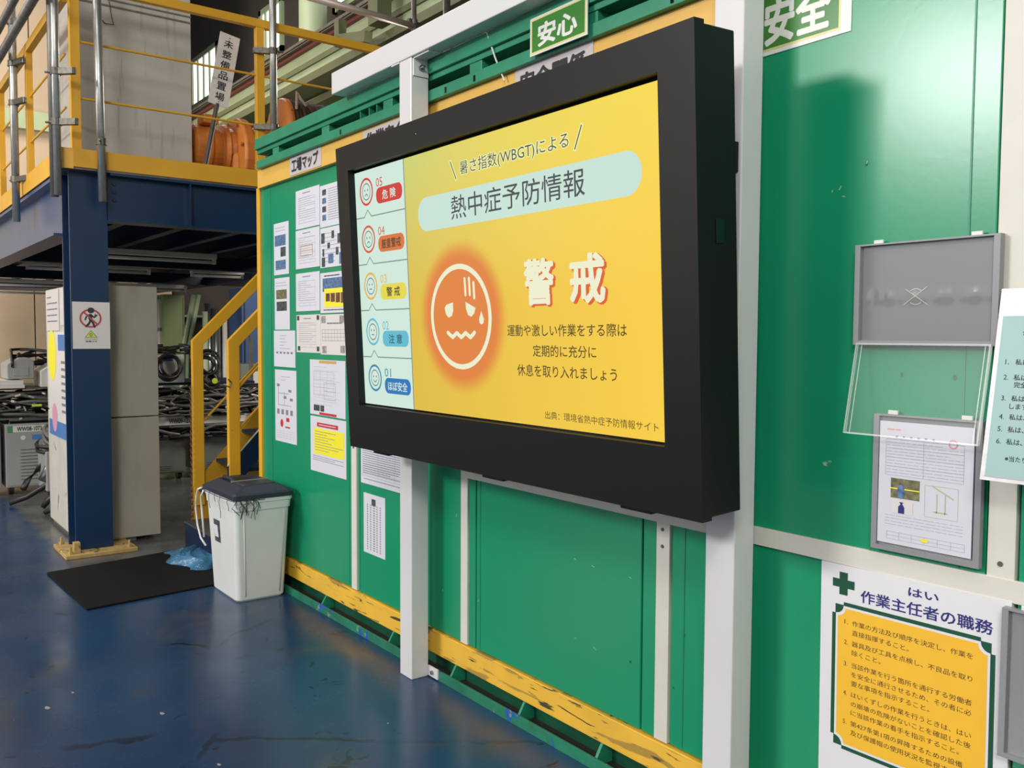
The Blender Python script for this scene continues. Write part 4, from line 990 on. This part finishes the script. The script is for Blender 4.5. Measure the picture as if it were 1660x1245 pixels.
pole('scaffold_pipe', a, b, .030, mat('warm_galvanised', (190, 176, 164), .45, metal=.4), 'horizontal grey pipe crossing above the long white crossbeam', ())
c = at(671, 30, X=-6.9)
pole('scaffold_pipe', (c.x, c.y, 2.61), (c.x, c.y, 5.0), .024, GALV_D, 'upright grey pipe rising behind the white crossbeam', ((at(671, 36, X=-6.9).z, -.0, -.05),))
c = at(724, 10, X=-6.9)
pole('scaffold_pipe', (c.x, c.y, 2.61), (c.x, c.y, 5.0), .034, CLAMP, 'dark upright pipe behind the crossbeam near the top picture edge', ())
a = at(3, 30, Y=1.02); pole('scaffold_pipe', (-14, 1.02, at(8, 28, Y=1.02).z), (-6.0, 1.02, at(8, 28, Y=1.02).z), .026, GALV_D, 'upper dark pipe running away at the top left corner', ())
pole('scaffold_pipe', (-14, 1.06, at(25, 48, Y=1.06).z), (-6.0, 1.06, at(25, 48, Y=1.06).z), .030, GALV_D, 'lower dark pipe running away at the top left corner', ())

# grey sheet box on the mezzanine
gb = thing('equipment_box', (-7.3, 1.8, 2.606), 'tall stained grey sheet metal box behind the yellow railing', 'box')
mesh_obj('body', MB().box(-7.75, -6.95, 1.40, 2.197, 2.606, 4.6), GREYBOX, gb, bevel=.004)
mesh_obj('seam', MB().box(-6.952, -6.944, 1.40, 2.198, 3.86, 3.872).box(-6.952, -6.944, 1.40, 2.198, 3.905, 3.915), GALV_D, gb)
mesh_obj('hanging_wire', MB().tube([at(176, 0, X=-6.93), at(180, 25, X=-6.93), at(184, 40, X=-6.93), at(170, 38, X=-6.93), at(163, 30, X=-6.93)], .004, 6), CABLE, gb)
# sign board on stick
sg = thing('board_sign', at(333, 268, X=-6.70), 'tall white board with vertical lettering on a tilted dark stick', 'sign')
TL, TR, BR2, BL = [at(x, y, X=-6.70) for x, y in ((357.5, 49.5), (389.4, 62.5), (369.8, 175), (337.3, 165))]
Us = ((TR - TL) + (BR2 - BL)) / 2; Vs = ((TL - BL) + (TR - BR2)) / 2
w = Us.length; h = Vs.length; Vn = Vs.normalized(); Un = (Us - Vn * Us.dot(Vn)).normalized()
Ps = Plane(BL, Un, Vn, (1, 0, 0))
mesh_obj('board', Ps.slab(MB(), 0, 0, w, h, -.006, 0), PAPER_W, sg)
f = MB()
for i, ch in enumerate('未整備品置場'):
    vv = h - (.105 + .148 * i) * h * 1.0 - .03 * h
    Ps.text(f, ch, w * .27, vv - h * .055, w * .73, vv + h * .055, .001, bold=.02)
mesh_obj('lettering', f, INK, sg)
mesh_obj('stick', MB().tube([at(352, 168, X=-6.712), at(333, 268, X=-6.712)], .018, 10), mat('dark_stick', (70, 62, 60), .5), sg)
mesh_obj('screw', MB().disc(Ps.p(w / 2, h * .95, 0), (1, 0, 0), .005, .003, 8).disc(Ps.p(w / 2, h * .05, 0), (1, 0, 0), .005, .003, 8), STEEL, sg)

# orange motors
def lathe(mb, o, axis_pts, n=28, ax='y'):
    rings = []
    for (s_, r) in axis_pts:
        rings.append([(o[0] + r * math.cos(2 * PI * k / n), o[1] + s_, o[2] + r * math.sin(2 * PI * k / n)) for k in range(n)])
    return mb.loft(rings)
mo = thing('gear_motor', (-7.15, 2.6, 2.606), 'bulky orange gear motor on the mezzanine deck behind the railing', 'motor')
oz = 2.95
mesh_obj('housing', lathe(MB(), (-7.2, 2.36, oz + .03), ((-.13, .12), (-.11, .17), (-.09, .19), (-.02, .19), (0, .205), (.02, .205), (.04, .18), (.12, .17), (.13, .21), (.16, .22), (.17, .18), (.22, .20))), ORANGE, mo, bevel=.006)
mesh_obj('flange', lathe(MB(), (-7.15, 2.60, oz), ((-.03, .22), (-.02, .28), (-.005, .30), (.06, .30), (.075, .28), (.085, .23))), ORANGE, mo, bevel=.008)
mesh_obj('gear_case', MB().loft([[(-7.32, 2.52, 2.61), (-6.94, 2.52, 2.61), (-6.94, 2.68, 2.61), (-7.32, 2.68, 2.61)], [(-7.3, 2.53, 2.95), (-6.96, 2.53, 2.95), (-6.96, 2.67, 2.95), (-7.3, 2.67, 2.95)]]), ORANGE, mo, bevel=.03)
mesh_obj('drum', lathe(MB(), (-7.2, 2.74, oz), ((-.05, .24), (.0, .25), (.05, .27), (.12, .27), (.14, .2), (.24, .2), (.26, .26))), ORANGE, mo, bevel=.006)
mesh_obj('foot', MB().box(-7.35, -7.02, 2.25, 2.50, 2.606, 2.72).box(-7.35, -7.02, 2.70, 2.95, 2.606, 2.70), mat('brown_steel', (88, 58, 42), .6), mo, bevel=.01)
for k in range(8):
    a = k * PI / 4 + .2; mesh_obj('flange_bolt', MB().disc((-7.15 + .26 * math.cos(a), 2.57, oz + .26 * math.sin(a)), (0, -1, 0), .016, .016, 6), ORANGE, mo)
mesh_obj('terminal_box', MB().box(-7.15, -6.99, 2.30, 2.42, oz + .20, oz + .27), ORANGE, mo, bevel=.01)
rp = thing('rope_drum', (-7.2, 3.25, 2.606), 'drum wound with dark brown rope above the container corner', 'drum')
mesh_obj('flange', lathe(MB(), (-7.2, 2.985, 3.23), ((0, .24), (.02, .26), (.05, .26), (.06, .22))), ORANGE, rp, smooth=True)
for k in range(12):
    r = .245 if k % 2 else .258
    mesh_obj('rope_coil', lathe(MB(), (-7.2, 3.048 + k * .036, 3.23), ((0, r - .02), (.010, r), (.026, r), (.036, r - .02)), 20), ROPE, rp, smooth=True)
mesh_obj('stand', MB().box(-7.3, -7.1, 3.04, 3.5, 2.606, 3.05), mat('brown_steel', (88, 58, 42), .6), rp)
mesh_obj('rope_tail', MB().tube([(-6.96, 3.05, 3.36), (-6.95, 3.05, 3.50), (-6.94, 3.08, 3.44), (-6.95, 3.13, 3.40)], .012, 6), mat('frayed_rope', (170, 150, 136), .8), rp)
# covered bundle left on the deck
cb_ = thing('covered_bundle', (-9.5, 1.55, 2.606), 'orange part wrapped in black sheet on the deck at far left', 'bundle')
q = at(62, 275, Y=1.5)
mesh_obj('black_sheet', MB().loft([rr(q.x, 1.55, .62, .16, .05, 2.61), rr(q.x, 1.55, .60, .16, .05, 2.86), rr(q.x + .05, 1.55, .5, .12, .05, 2.96), rr(q.x + .05, 1.55, .3, .06, .03, 2.99)]), CABLE, cb_)
mesh_obj('orange_part', MB().tube([(q.x + .1, 1.33, 2.66), (q.x + .1, 1.33, 2.86)], .06, 12).tube([(q.x + .62, 1.33, 2.66), (q.x + .62, 1.33, 2.76)], .04, 12), ORANGE, cb_, smooth=True)

# lamps under the mezzanine
def lamp(x, y0, y1, z, label):
    t = thing('fluorescent_lamp', (x, (y0 + y1) / 2, z), label, 'lamp', 'fluorescent lamps under the mezzanine')
    mesh_obj('body', MB().box(x - .04, x + .04, y0, y1, z + .035, z + .085), FIXT, t, bevel=.004)
    mesh_obj('tube', MB().tube([(x, y0 + .03, z + .005), (x, y1 - .03, z + .005)], .016, 10), TUBE, t, smooth=True)
    mesh_obj('socket', MB().box(x - .015, x + .015, y0, y0 + .03, z - .012, z + .035).box(x - .015, x + .015, y1 - .03, y1, z - .012, z + .035), FIXT, t)
    mesh_obj('hanger', MB().tube([(x, y0 + .3, z + .085), (x, y0 + .3, 2.34)], .006, 6).tube([(x, y1 - .3, z + .085), (x, y1 - .3, 2.34)], .006, 6), GALV_D, t)
lamp(-8.75, 1.72, 2.98, 2.21, 'nearest unlit tube lamp under the deck, right of the blue column')
lamp(-10.75, 1.62, 2.90, 2.21, 'second unlit tube lamp passing behind the blue column')
lamp(-10.75, 3.36, 4.0, 2.21, 'right tube lamp beside the upper end of the stair rail')
lamp(-13.0, 1.50, 2.75, 2.13, 'far tube lamp left of the blue column under the deck')
lamp(-13.0, 2.95, 4.0, 2.13, 'far long tube lamp right of the grey cabinet top')
lamp(-14.6, 1.50, 2.60, 2.10, 'farthest thin tube lamp at the left under the deck')

# ================================================================== CABINETS
def cabinet(z0, z1, label, m):
    t = thing('cabinet', (-7.3, 1.6, z0), label, 'cabinet', 'stacked grey cabinets')
    mesh_obj('carcass', MB().box(-7.88, -6.75, 1.325, 1.865, z0, z1), m, t, bevel=.004)
    mesh_obj('dirty_side', MB().box(-7.875, -6.755, 1.3225, 1.325, z0 + .005, z1 - .005), CABW, t)
    return t
c1_ = cabinet(0.03, .905, 'lower grey metal cabinet of the stack behind the blue column', CABG)
mesh_obj('plinth', MB().box(-7.85, -6.78, 1.34, 1.70, 0, .03), MACH_D, c1_)
c2_ = cabinet(.912, 1.852, 'upper grey metal cabinet of the stack behind the blue column', CABG)
t = thing('wall_poster', (-7.3, 1.32, .75), 'glossy poster with yellow and blue shapes on the cabinet side', 'poster')
Pq = Plane((-7.80, 1.3205, .72), (1, 0, 0), (0, 0, 1), (0, -1, 0))
mesh_obj('sheet', Pq.slab(MB(), 0, 0, 1.0, .80, 0, .002), PAPER_W, t)
mesh_obj('yellow_shape', Pq.ell(MB(), .16, .62, .16, .20, .0028, 20), YEL_I, t)
mesh_obj('blue_shape', Pq.rect(MB(), .0, .0, .98, .12, .0028), BLU_I, t); mesh_obj('blue_shape', Pq.rect(MB(), .40, .66, .98, .78, .0028), BLU_I, t)
mesh_obj('pink_figure', Pq.ell(MB(), .22, .14, .10, .11, .0034, 16), PINK, t)
mesh_obj('print', lines_block(Pq, MB(), .5, .9, .18, .6, 8, .0028, th=.02, seed=51), INK_G, t)
t = thing('laminated_sheets', (-7.3, 1.32, 1.5), 'crinkled clear film over papers on the upper cabinet side', 'paper')
Pq = Plane((-7.84, 1.3205, 1.53), (1, 0, 0), (0, 0, 1), (0, -1, 0))
mesh_obj('film', Pq.slab(MB(), 0, 0, .5, .31, 0, .004), SHEEN, t); mesh_obj('film', Pq.slab(MB(), .55, .04, 1.05, .31, 0, .004), SHEEN, t)
mesh_obj('print', lines_block(Pq, MB(), .05, .45, .05, .28, 5, .005, th=.01, seed=52), INK_G, t)

# ================================================================== STAIR
stt = thing('staircase', (-6.0, 2.2, 0), 'steep blue and yellow steel stair rising behind the container end', 'staircase')
def handrail(X, pts, wd=.075, th=.04):
    for a, b2 in zip(pts[:-1], pts[1:]):
        pass
    lo, kn, hi = [Vector(q) for q in pts]
    dn_ = (hi - kn).normalized(); nrm = Vector((0, -dn_.z, dn_.y))
    # mitred flat bar in the Y-Z plane, thickness along X
    w2 = wd / 2
    m1 = kn + Vector((0, -w2, w2 * .414)); m2 = kn + Vector((0, w2, -w2 * .414))
    poly = [lo + Vector((0, -w2, 0)), m1, hi + nrm * w2, hi - nrm * w2, m2, lo + Vector((0, w2, 0))]
    return MB().prism([p + Vector((-th / 2, 0, 0)) for p in poly], (th, 0, 0))
XN, XF = -5.70, -6.30
mesh_obj('handrail', handrail(XN, [(XN, 2.045, .585), (XN, 2.045, 1.45), (XN, 3.3, 2.72)]), YEL, stt, bevel=.003)
mesh_obj('handrail', handrail(XF, [(XF, 2.005, .30), (XF, 2.005, 1.45), (XF, 3.3, 2.76)]), YEL, stt, bevel=.003)
for (X, zz) in ((XN, 1.13), (XN, .86), (XF, .90)):
    mesh_obj('guard_bar', MB().tube([(X, 2.05, zz), (X, 3.3, zz + 1.26)], .009, 8), YEL_S, stt)
def stringer(X, z0, z1, y0=2.02, y1=3.6, sl=1.0):
    return MB().prism([(X - .006, y0, z0), (X - .006, y0, z1), (X - .006, y1, z1 + sl * (y1 - y0)), (X - .006, y1, z0 + sl * (y1 - y0))], (.012, 0, 0))
def st_top(y): return .71 + 1.05 * (y - 2.06)
mesh_obj('stringer', MB().prism([(XN, 2.0, .46), (XN, 2.0, st_top(2.0)), (XN, 3.6, st_top(3.6)), (XN, 3.6, st_top(3.6) - .19)], (.012, 0, 0)), BLUE_D, stt)
mesh_obj('worn_edge', MB().prism([(XN - .001, 2.0, st_top(2.0)), (XN - .001, 2.0, st_top(2.0) + .008), (XN - .001, 3.6, st_top(3.6) + .008), (XN - .001, 3.6, st_top(3.6))], (.014, 0, 0)), mat('worn_edge', (196, 190, 160), .5, noise=(20, .3)), stt)
def sf_top(y): return .503 + 1.09 * (y - 2.025)
mesh_obj('stringer', MB().prism([(XF, 1.96, .19), (XF, 1.96, sf_top(1.96)), (XF, 3.6, sf_top(3.6)), (XF, 3.6, sf_top(3.6) - .46), (XF, 2.20, .19)], (-.012, 0, 0)), YEL_S, stt)
for k in range(9):
    z = .42 + k * .20; y = 2.06 + (z + .10 - .71) / 1.05 + .06
    mesh_obj('tread', MB().box(XF + .001, XN - .001, max(2.0, y), y + .19, z - .02, z), BLUE_D, stt)
mesh_obj('bottom_step', MB().box(XF, XN + .02, 1.905, 2.30, 0, .185), BLUE_D, stt, bevel=.004)
mesh_obj('step_plate', MB().box(XF - .005, XN + .025, 1.90, 2.30, .186, .198), mat('worn_step', (70, 68, 66), .6), stt)
hk = at(370, 615, X=XN + .03)
mesh_obj('hook', MB().tube([hk, hk + Vector((0, .02, -.02)), hk + Vector((0, .01, -.05)), hk + Vector((0, -.02, -.04))], .005, 6), STEEL, stt)
ch_ = MB()
for k in range(48):
    z = 1.15 - k * .022; ch_.tube([(XF + .01, 1.955, z), (XF + (.022 if k % 2 else .002), 1.950, z - .013), (XF + .01, 1.955, z - .026)], .005, 5)
tag(mesh_obj('hanging_chain', ch_, mat('rusty_chain', (96, 66, 40), .7)), 'thin rusty chain hanging along the far stair handrail post', 'chain')

# ================================================================== WELDING MACHINES AND CABLES
def machine(x, y0, y1, z0, h, m, label, depth=.55, plate_=None, wheels=True, vents=10):
    t = thing('welding_machine', (x - depth / 2, (y0 + y1) / 2, z0), label, 'machine', 'welding machines stored under the mezzanine')
    zz = z0 + (.07 if wheels else 0)
    bd = mesh_obj('body', MB().box(x - depth, x, y0, y1, zz, z0 + h), m, t, bevel=.01)
    P_ = Plane((x, y0, zz), (0, 1, 0), (0, 0, 1), (1, 0, 0)); w = y1 - y0; hh = z0 + h - zz
    mesh_obj('front_panel', P_.slab(MB(), .02, .02, w - .02, hh - .02, 0, .004), m, t)
    v = MB()
    for k in range(vents): P_.slab(v, w * .25, hh * .12 + k * hh * .052, w * .72, hh * .12 + k * hh * .052 + .006, .004, .009)
    if vents: mesh_obj('vent_louvres', v, MACH_D, t)
    if vents > 3: mesh_obj('dial', P_.ell(MB(), w * .30, hh * .78, .022, .022, .006, 14), MACH_W, t)
    if vents > 3: mesh_obj('maker_strip', P_.rect(MB(), w * .45, hh * .74, w * .85, hh * .82, .0055), BLU_I, t)
    if plate_:
        s_ = mesh_obj('number_plate', P_.slab(MB(), w * .13, hh * .87, w * .7, hh * .97, .004, .006), MACH_W, t)
        mesh_obj('plate_lettering', P_.text(MB(), plate_, w * .20, hh * .885, w * .62, hh * .955, .0068, bold=.03), INK, s_)
        mesh_obj('green_mark', P_.rect(MB(), w * .04, hh * .87, w * .13, hh * .97, .0066), mat('mark_green', (74, 130, 86), .5), t)
    if wheels:
        for yy_ in (y0 + .05, y1 - .05):
            mesh_obj('wheel', MB().tube([(x - .08, yy_ - .02, z0 + .05), (x - .08, yy_ + .02, z0 + .05)], .05, 14), CABLE, t)
    mesh_obj('handle', MB().tube([(x - .02, y0 + .04, z0 + h), (x - .02, y0 + .04, z0 + h + .035), (x - .02, y1 - .04, z0 + h + .035), (x - .02, y1 - .04, z0 + h)], .01, 6), MACH_D, t)
    return t
def coil(c, r, n, rad, label, m=CABLE, tilt=(0, 0, 1), seed=0, name='cable_coil', kind=None, cat='cable', sq=1.0):
    rnd = random.Random(seed); mb = MB(); c = Vector(c)
    nz_ = Vector(tilt).normalized(); ax = nz_.orthogonal().normalized(); ay = nz_.cross(ax)
    for k in range(n):
        rr_ = r * rnd.uniform(.75, 1.1); o = c + ax * rnd.uniform(-.03, .03) + ay * rnd.uniform(-.03, .03) + nz_ * rnd.uniform(-.5, .5) * rad * n
        p1_ = rnd.uniform(0, 6)
        mb.tube([o + ax * rr_ * math.cos(a) + ay * rr_ * sq * math.sin(a) + nz_ * .02 * math.sin(2 * a + p1_) for a in [2 * PI * i / 20 for i in range(21)]], rad, 6, False)
    return single(name, mb, m, label, cat, 'cable coils among the welding machines', smooth=True)
def tangle(x0, x1, y0, y1, z0, z1, n, label, seed, mats_=CABLE):
    rnd = random.Random(seed); mb = MB()
    for k in range(n):
        p = Vector((rnd.uniform(x0, x1), rnd.uniform(y0, y1), rnd.uniform(z0, z1))); pts = [p]
        d = Vector((rnd.uniform(-.3, .3), rnd.choice((-1, 1)), 0)).normalized()
        for i in range(9):
            d = (d + Vector((rnd.uniform(-.5, .5), rnd.uniform(-.35, .35), rnd.uniform(-.22, .22)))).normalized()
            p = p + d * .10
            p = Vector((min(max(p.x, x0), x1), min(max(p.y, y0), y1), min(max(p.z, z0), z1))); pts.append(p)
        mb.tube(pts, rnd.choice((.010, .013, .017)), 6, False)
    return single('cable_pile', mb, mats_, label, 'cable', smooth=True, kind='stuff')
X1 = -9.35
machine(X1, 1.205, 1.70, 0, .665, MACH, 'grey machine with a number plate under the cables, left of the column', plate_='WW08-1073')
machine(X1, .72, 1.17, 0, .66, MACH, 'grey machine at the left picture edge beside the numbered one')
machine(-8.55, 1.41, 1.80, .06, .42, MACH, 'narrow grey machine half hidden behind the cabinet', depth=.4, vents=0)
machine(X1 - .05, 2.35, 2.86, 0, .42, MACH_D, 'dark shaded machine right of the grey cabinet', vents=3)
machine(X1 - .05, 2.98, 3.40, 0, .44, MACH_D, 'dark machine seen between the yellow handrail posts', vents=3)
# rack beams holding upper machines
rk = thing('storage_rack', (-9.9, 2.4, 0), 'steel rack shelf carrying cables and machines under the mezzanine', 'rack')
mesh_obj('shelf', MB().box(-10.3, X1 - .02, .6, 1.86, .705, .72), GALV_D, rk); mesh_obj('shelf', MB().box(-10.3, X1 - .02, 2.3, 3.9, .62, .64), GALV_D, rk)
mesh_obj('edge_beam', MB().box(X1 - .03, X1 - .0, 2.3, 3.9, .575, .660), MACH_W, rk)
Pe = Plane((X1, 2.3, .575), (0, 1, 0), (0, 0, 1), (1, 0, 0)); mesh_obj('beam_lettering', Pe.text(MB(), 'WW09-1219', .38, .015, .62, .068, .002, bold=.02), INK, rk)
mesh_obj('shelf', MB().box(-10.3, X1 - .02, .6, 1.86, .985, 1.00), GALV_D, rk); mesh_obj('shelf', MB().box(-10.3, X1 - .02, 2.3, 3.6, .985, 1.01), BLUE_D, rk)
for y in (.6, 1.84, 2.3, 3.88): mesh_obj('upright', MB().box(-10.28, -10.22, y, y + .03, 0, 1.5), GALV_D, rk)
tangle(-9.8, X1 + .02, .65, 1.86, .74, .95, 55, 'dark cable heap on the shelf above the numbered machine', 1)
tangle(X1 - .05, X1 + .05, .65, 1.86, .74, .95, 16, 'grey cables lying over the dark heap, left of the column', 2, CABLE_G)
tangle(-9.8, X1 + .03, 2.3, 3.85, .66, .95, 70, 'dark cable heap on the rack right of the cabinet', 3)
tangle(X1 - .02, X1 + .06, 2.3, 3.85, .68, .97, 34, 'grey cables over the rack heap right of the cabinet', 4, CABLE_G)
tangle(-9.8, X1 + .03, 2.3, 3.7, .44, .565, 46, 'dark cables hanging beneath the white rack beam', 5)
tangle(X1 - .02, X1 + .06, 2.35, 3.6, .46, .56, 14, 'grey cables hanging beneath the white rack beam', 8, CABLE_G)
tangle(-9.7, X1, 1.28, 1.86, 1.20, 1.36, 22, 'black cables on top of the upper left boxes', 6)
tangle(-9.7, X1, 2.4, 2.9, 1.31, 1.40, 18, 'black cables on top of the white rack box', 7)
rnd = random.Random(77); cn = MB()
for k in range(30):
    y = rnd.choice((rnd.uniform(.9, 1.8), rnd.uniform(2.4, 3.7))); z = rnd.uniform(.72, .96); p = Vector((X1 + .07, y, z)); d = Vector((rnd.uniform(-.2, .3), rnd.uniform(-1, 1), rnd.uniform(-.5, .5))).normalized()
    cn.tube([p, p + d * rnd.uniform(.02, .05)], rnd.uniform(.006, .013), 6)
single('cable_connectors', cn, mat('connector_grey', (176, 172, 164), .4), 'pale plugs and connectors strewn through the cable heaps', 'connectors', kind='stuff')
def feeder(x, y0, y1, z0, h, m, label, depth=.4):
    t = thing('feeder_box', (x - depth / 2, (y0 + y1) / 2, z0), label, 'box', 'wire feeder boxes on the rack')
    mesh_obj('body', MB().prism([(x, y0, z0), (x, y1, z0), (x, y1, z0 + h * .8), (x, y1 - .05, z0 + h), (x, y0 + .1, z0 + h), (x, y0, z0 + h * .7)], (-depth, 0, 0)), m, t, bevel=.008)
    mesh_obj('panel', MB().box(x, x + .004, y0 + .05, y1 - .05, z0 + .03, z0 + h * .6), m, t, bevel=.001)
    mesh_obj('handle', MB().tube([(x - .1, y0 + .1, z0 + h), (x - .1, y0 + .12, z0 + h + .04), (x - .1, y1 - .12, z0 + h + .04), (x - .1, y1 - .08, z0 + h)], .012, 6), CABLE, t)
    return t
feeder(X1, 1.235, 1.462, 1.085, .20, MACH, 'grey feeder box with sloped shoulders on the left rack top')
feeder(X1, 1.51, 1.86, 1.002, .22, MACH_W, 'pale feeder box just left of the cabinet stack')
t = thing('power_box', (X1 - .2, 2.69, 1.012), 'white square box with blue sticker and black hoses right of the cabinet', 'box')
mesh_obj('body', MB().box(X1 - .4, X1, 2.50, 2.845, 1.012, 1.30), MACH_W, t, bevel=.008); mesh_obj('sticker', MB().box(X1 - .001, X1 + .002, 2.64, 2.73, 1.235, 1.27), BLU_I, t); mesh_obj('panel', MB().box(X1 - .001, X1 + .003, 2.56, 2.82, 1.03, 1.22), MACH_W, t)
single('stacked_boards', MB().box(-9.8, X1 + .05, .7, 1.37, 1.002, 1.035).box(-9.8, X1 + .04, .7, 1.36, 1.036, 1.075), MACH_W, 'pale boards under the left feeder box', 'boards')
q = at(280, 598, X=X1 + .1)
coil((X1 + .10, 2.68, 1.17), .13, 4, .016, 'black hose loop hanging before the white feeder box', tilt=(1, .1, .3), seed=1, sq=.9)
q = at(308, 592, X=X1 + .1); coil((X1 + .10, 3.05, 1.21), .11, 5, .015, 'dark coiled hose just right of the far handrail post', tilt=(1, .2, .2), seed=2)
coil((X1 + .10, 3.08, 1.03), .09, 6, .018, 'dark coil with a lime tag on the rack between the handrails', tilt=(1, .2, .6), seed=3)
single('cable_tag', MB().disc((X1 + .17, 3.10, 1.03), (1, 0, 0), .03, .006, 12), LIME, 'round lime tag on the dark coil between the handrails', 'tag')
single('cable_tag', MB().box(X1 + .08, X1 + .10, 1.42, 1.50, .83, .85), LIME, 'left lime tag among the cables left of the column', 'tag')
single('cable_tag', MB().box(X1 + .08, X1 + .10, 1.60, 1.74, .86, .875), LIME, 'longer lime tag among the cables left of the column', 'tag')
coil((-8.68, 1.57, .59), .16, 9, .020, 'grey brown hose coil in front of the numbered machine', CABLE_G, tilt=(.3, 0, 1), seed=4)
coil((-8.70, 1.57, .51), .17, 3, .018, 'black hose loop under the grey brown coil', tilt=(.25, 0, 1), seed=5)
hs = thing('torch_hoses', (-8.6, 1.4, 0), 'thick black hoses and a silver torch trailing to the floor', 'hose')
mesh_obj('hose', MB().tube([(-8.75, 1.50, .42), (-8.85, 1.40, .30), (-8.95, 1.32, .18), (-8.9, 1.28, .12)], .028, 8), CABLE, hs, smooth=True)
mesh_obj('hose', MB().tube([(-8.6, 1.52, .30), (-8.62, 1.42, .18), (-8.7, 1.28, .08), (-8.75, 1.15, .03)], .024, 8), CABLE, hs, smooth=True)
mesh_obj('hose', MB().tube([(-8.4, 1.52, .14), (-8.42, 1.42, .10), (-8.45, 1.36, .02)], .024, 8), CABLE, hs, smooth=True)
mesh_obj('hose', MB().tube([(-8.0, 1.50, .15), (-8.08, 1.38, .06), (-8.15, 1.33, .025)], .022, 8), CABLE, hs, smooth=True)
mesh_obj('torch', MB().tube([(-8.6, 1.52, .50), (-8.6, 1.45, .34), (-8.62, 1.40, .22)], (.028, .045, .05), 10), STEEL, hs, smooth=True)
# background objects behind the stair
def bk(name, x, px0, px1, py0, py1, dep, m, label, cat):
    a = at(px0, py1, X=x); b2 = at(px1, py0, X=x)
    t = thing(name, (x - dep / 2, (a.y + b2.y) / 2, 0), label, cat)
    z0 = max(0.0, a.z); mesh_obj('body', MB().box(x - dep, x, a.y, b2.y, z0 if z0 > .05 else 0, b2.z), m, t, bevel=.006)
    return t, a, b2
t, a, b2 = bk('tall_locker', -13.5, 268, 299, 478, 700, .5, LOCK_G, 'tall olive green locker beyond the cable rack', 'locker')
mesh_obj('handle', MB().box(-13.5, -13.47, a.y + .3, a.y + .42, 1.15, 1.45), PALEG_D, t); mesh_obj('door_edge', MB().box(-13.5, -13.49, b2.y - .03, b2.y - .02, .05, b2.z - .05), PALEG_D, t)
t, a, b2 = bk('tall_locker', -13.6, 253, 265, 482, 700, .5, CABW, 'narrow cream locker left of the olive green one', 'locker')
mesh_obj('vent', MB().box(-13.6, -13.595, a.y + .03, b2.y - .03, b2.z - .5, b2.z - .45), MACH_D, t)
t, a, b2 = bk('tall_locker', -12.2, 395, 420, 467, 820, .5, BLUE_P, 'blue cabinet seen between handrail and container corner', 'cabinet')
mesh_obj('door_edge', MB().box(-12.2, -12.19, a.y + .03, a.y + .05, .3, b2.z - .05), BLUE_D, t)
t, a, b2 = bk('control_cabinet', -10.9, 392, 440, 590, 720, .5, mat('cabinet_green_grey', (108, 116, 104), .5), 'green grey control cabinet low behind the stair', 'cabinet')
q0 = at(408, 690, X=-10.89); q1 = at(432, 602, X=-10.89)
mesh_obj('door', MB().box(-10.9, -10.88, q0.y, q1.y, q0.z, q1.z), MACH_W, t, bevel=.004); q = at(424, 625, X=-10.88); mesh_obj('red_button', MB().disc((-10.88, q.y, q.z), (1, 0, 0), .05, .03, 14), RED_I, t)
q0 = at(390, 700, X=-10.5); q1 = at(410, 640, X=-10.5)
for i, (px, py) in enumerate(((302, 334), (310, 341))):
    single('leaning_tube', MB().tube([at(px - 2 + 14, 478, X=-12.6), at(px - 5 - i * 1, 570, X=-12.6), at(px - 8, 690, X=-12.6)], .035, 8), PALEG, ('left' if i == 0 else 'right') + ' one of two pale green tubes leaning by the green locker', 'tube', 'leaning tubes')
sh = thing('parts_shelf', (-14, 4.3, 0), 'dark open shelf behind the leaning tubes', 'shelf')
a = at(298, 700, X=-13.8); b2 = at(352, 474, X=-13.8)
mesh_obj('back', MB().box(-14.3, -14.2, a.y, b2.y + .8, 0, 2.3), DARKW, sh)
for z in (.6, 1.2, 1.78): mesh_obj('board', MB().box(-14.2, -13.8, a.y, b2.y + .3, z, z + .03), CREAM, sh)
lb = thing('stored_pipes', (-12.3, 4.6, 0), 'bundle of bright upright steel pipes between the yellow handrails', 'pipes')
for k in range(7):
    px = 334 + k * 5.2; top = (505, 492, 540, 500, 530, 520, 512)[k]
    c0 = at(px, 640, X=-12.1 - .05 * (k % 3)); c9 = at(px, top, X=-12.1 - .05 * (k % 3))
    mesh_obj('pipe', MB().tube([(c0.x, c0.y, 0), (c0.x, c0.y, c9.z)], .05 if k % 2 else .035, 12), (PALEG, STEEL, MACH_W, STEEL, MACH_D, STEEL, MACH_W)[k], lb, smooth=True)
# daylit doorway glimpses far behind the stair
for i, (px0, px1, py0, py1) in enumerate(((341, 347, 535, 570), (366, 371, 515, 540), (417, 424, 466, 483), (417, 424, 505, 514))):
    a = at(px0, py1, Y=WY - .1); b2 = at(px1, py0, Y=WY - .1)
    r = bpy.data.objects.new('window_%d' % (4 + i), None); COL.objects.link(r); r.location = (a.x, a.y, a.z); r['kind'] = 'structure'
    mesh_obj('pane', MB().box(a.x, b2.x, WY - .08, WY - .06, a.z, b2.z), WINL, r); mesh_obj('window_frame', MB().box(a.x - .05, a.x, WY - .1, WY, a.z - .03, b2.z + .03).box(b2.x, b2.x + .05, WY - .1, WY, a.z - .03, b2.z + .03), PALEG, r)
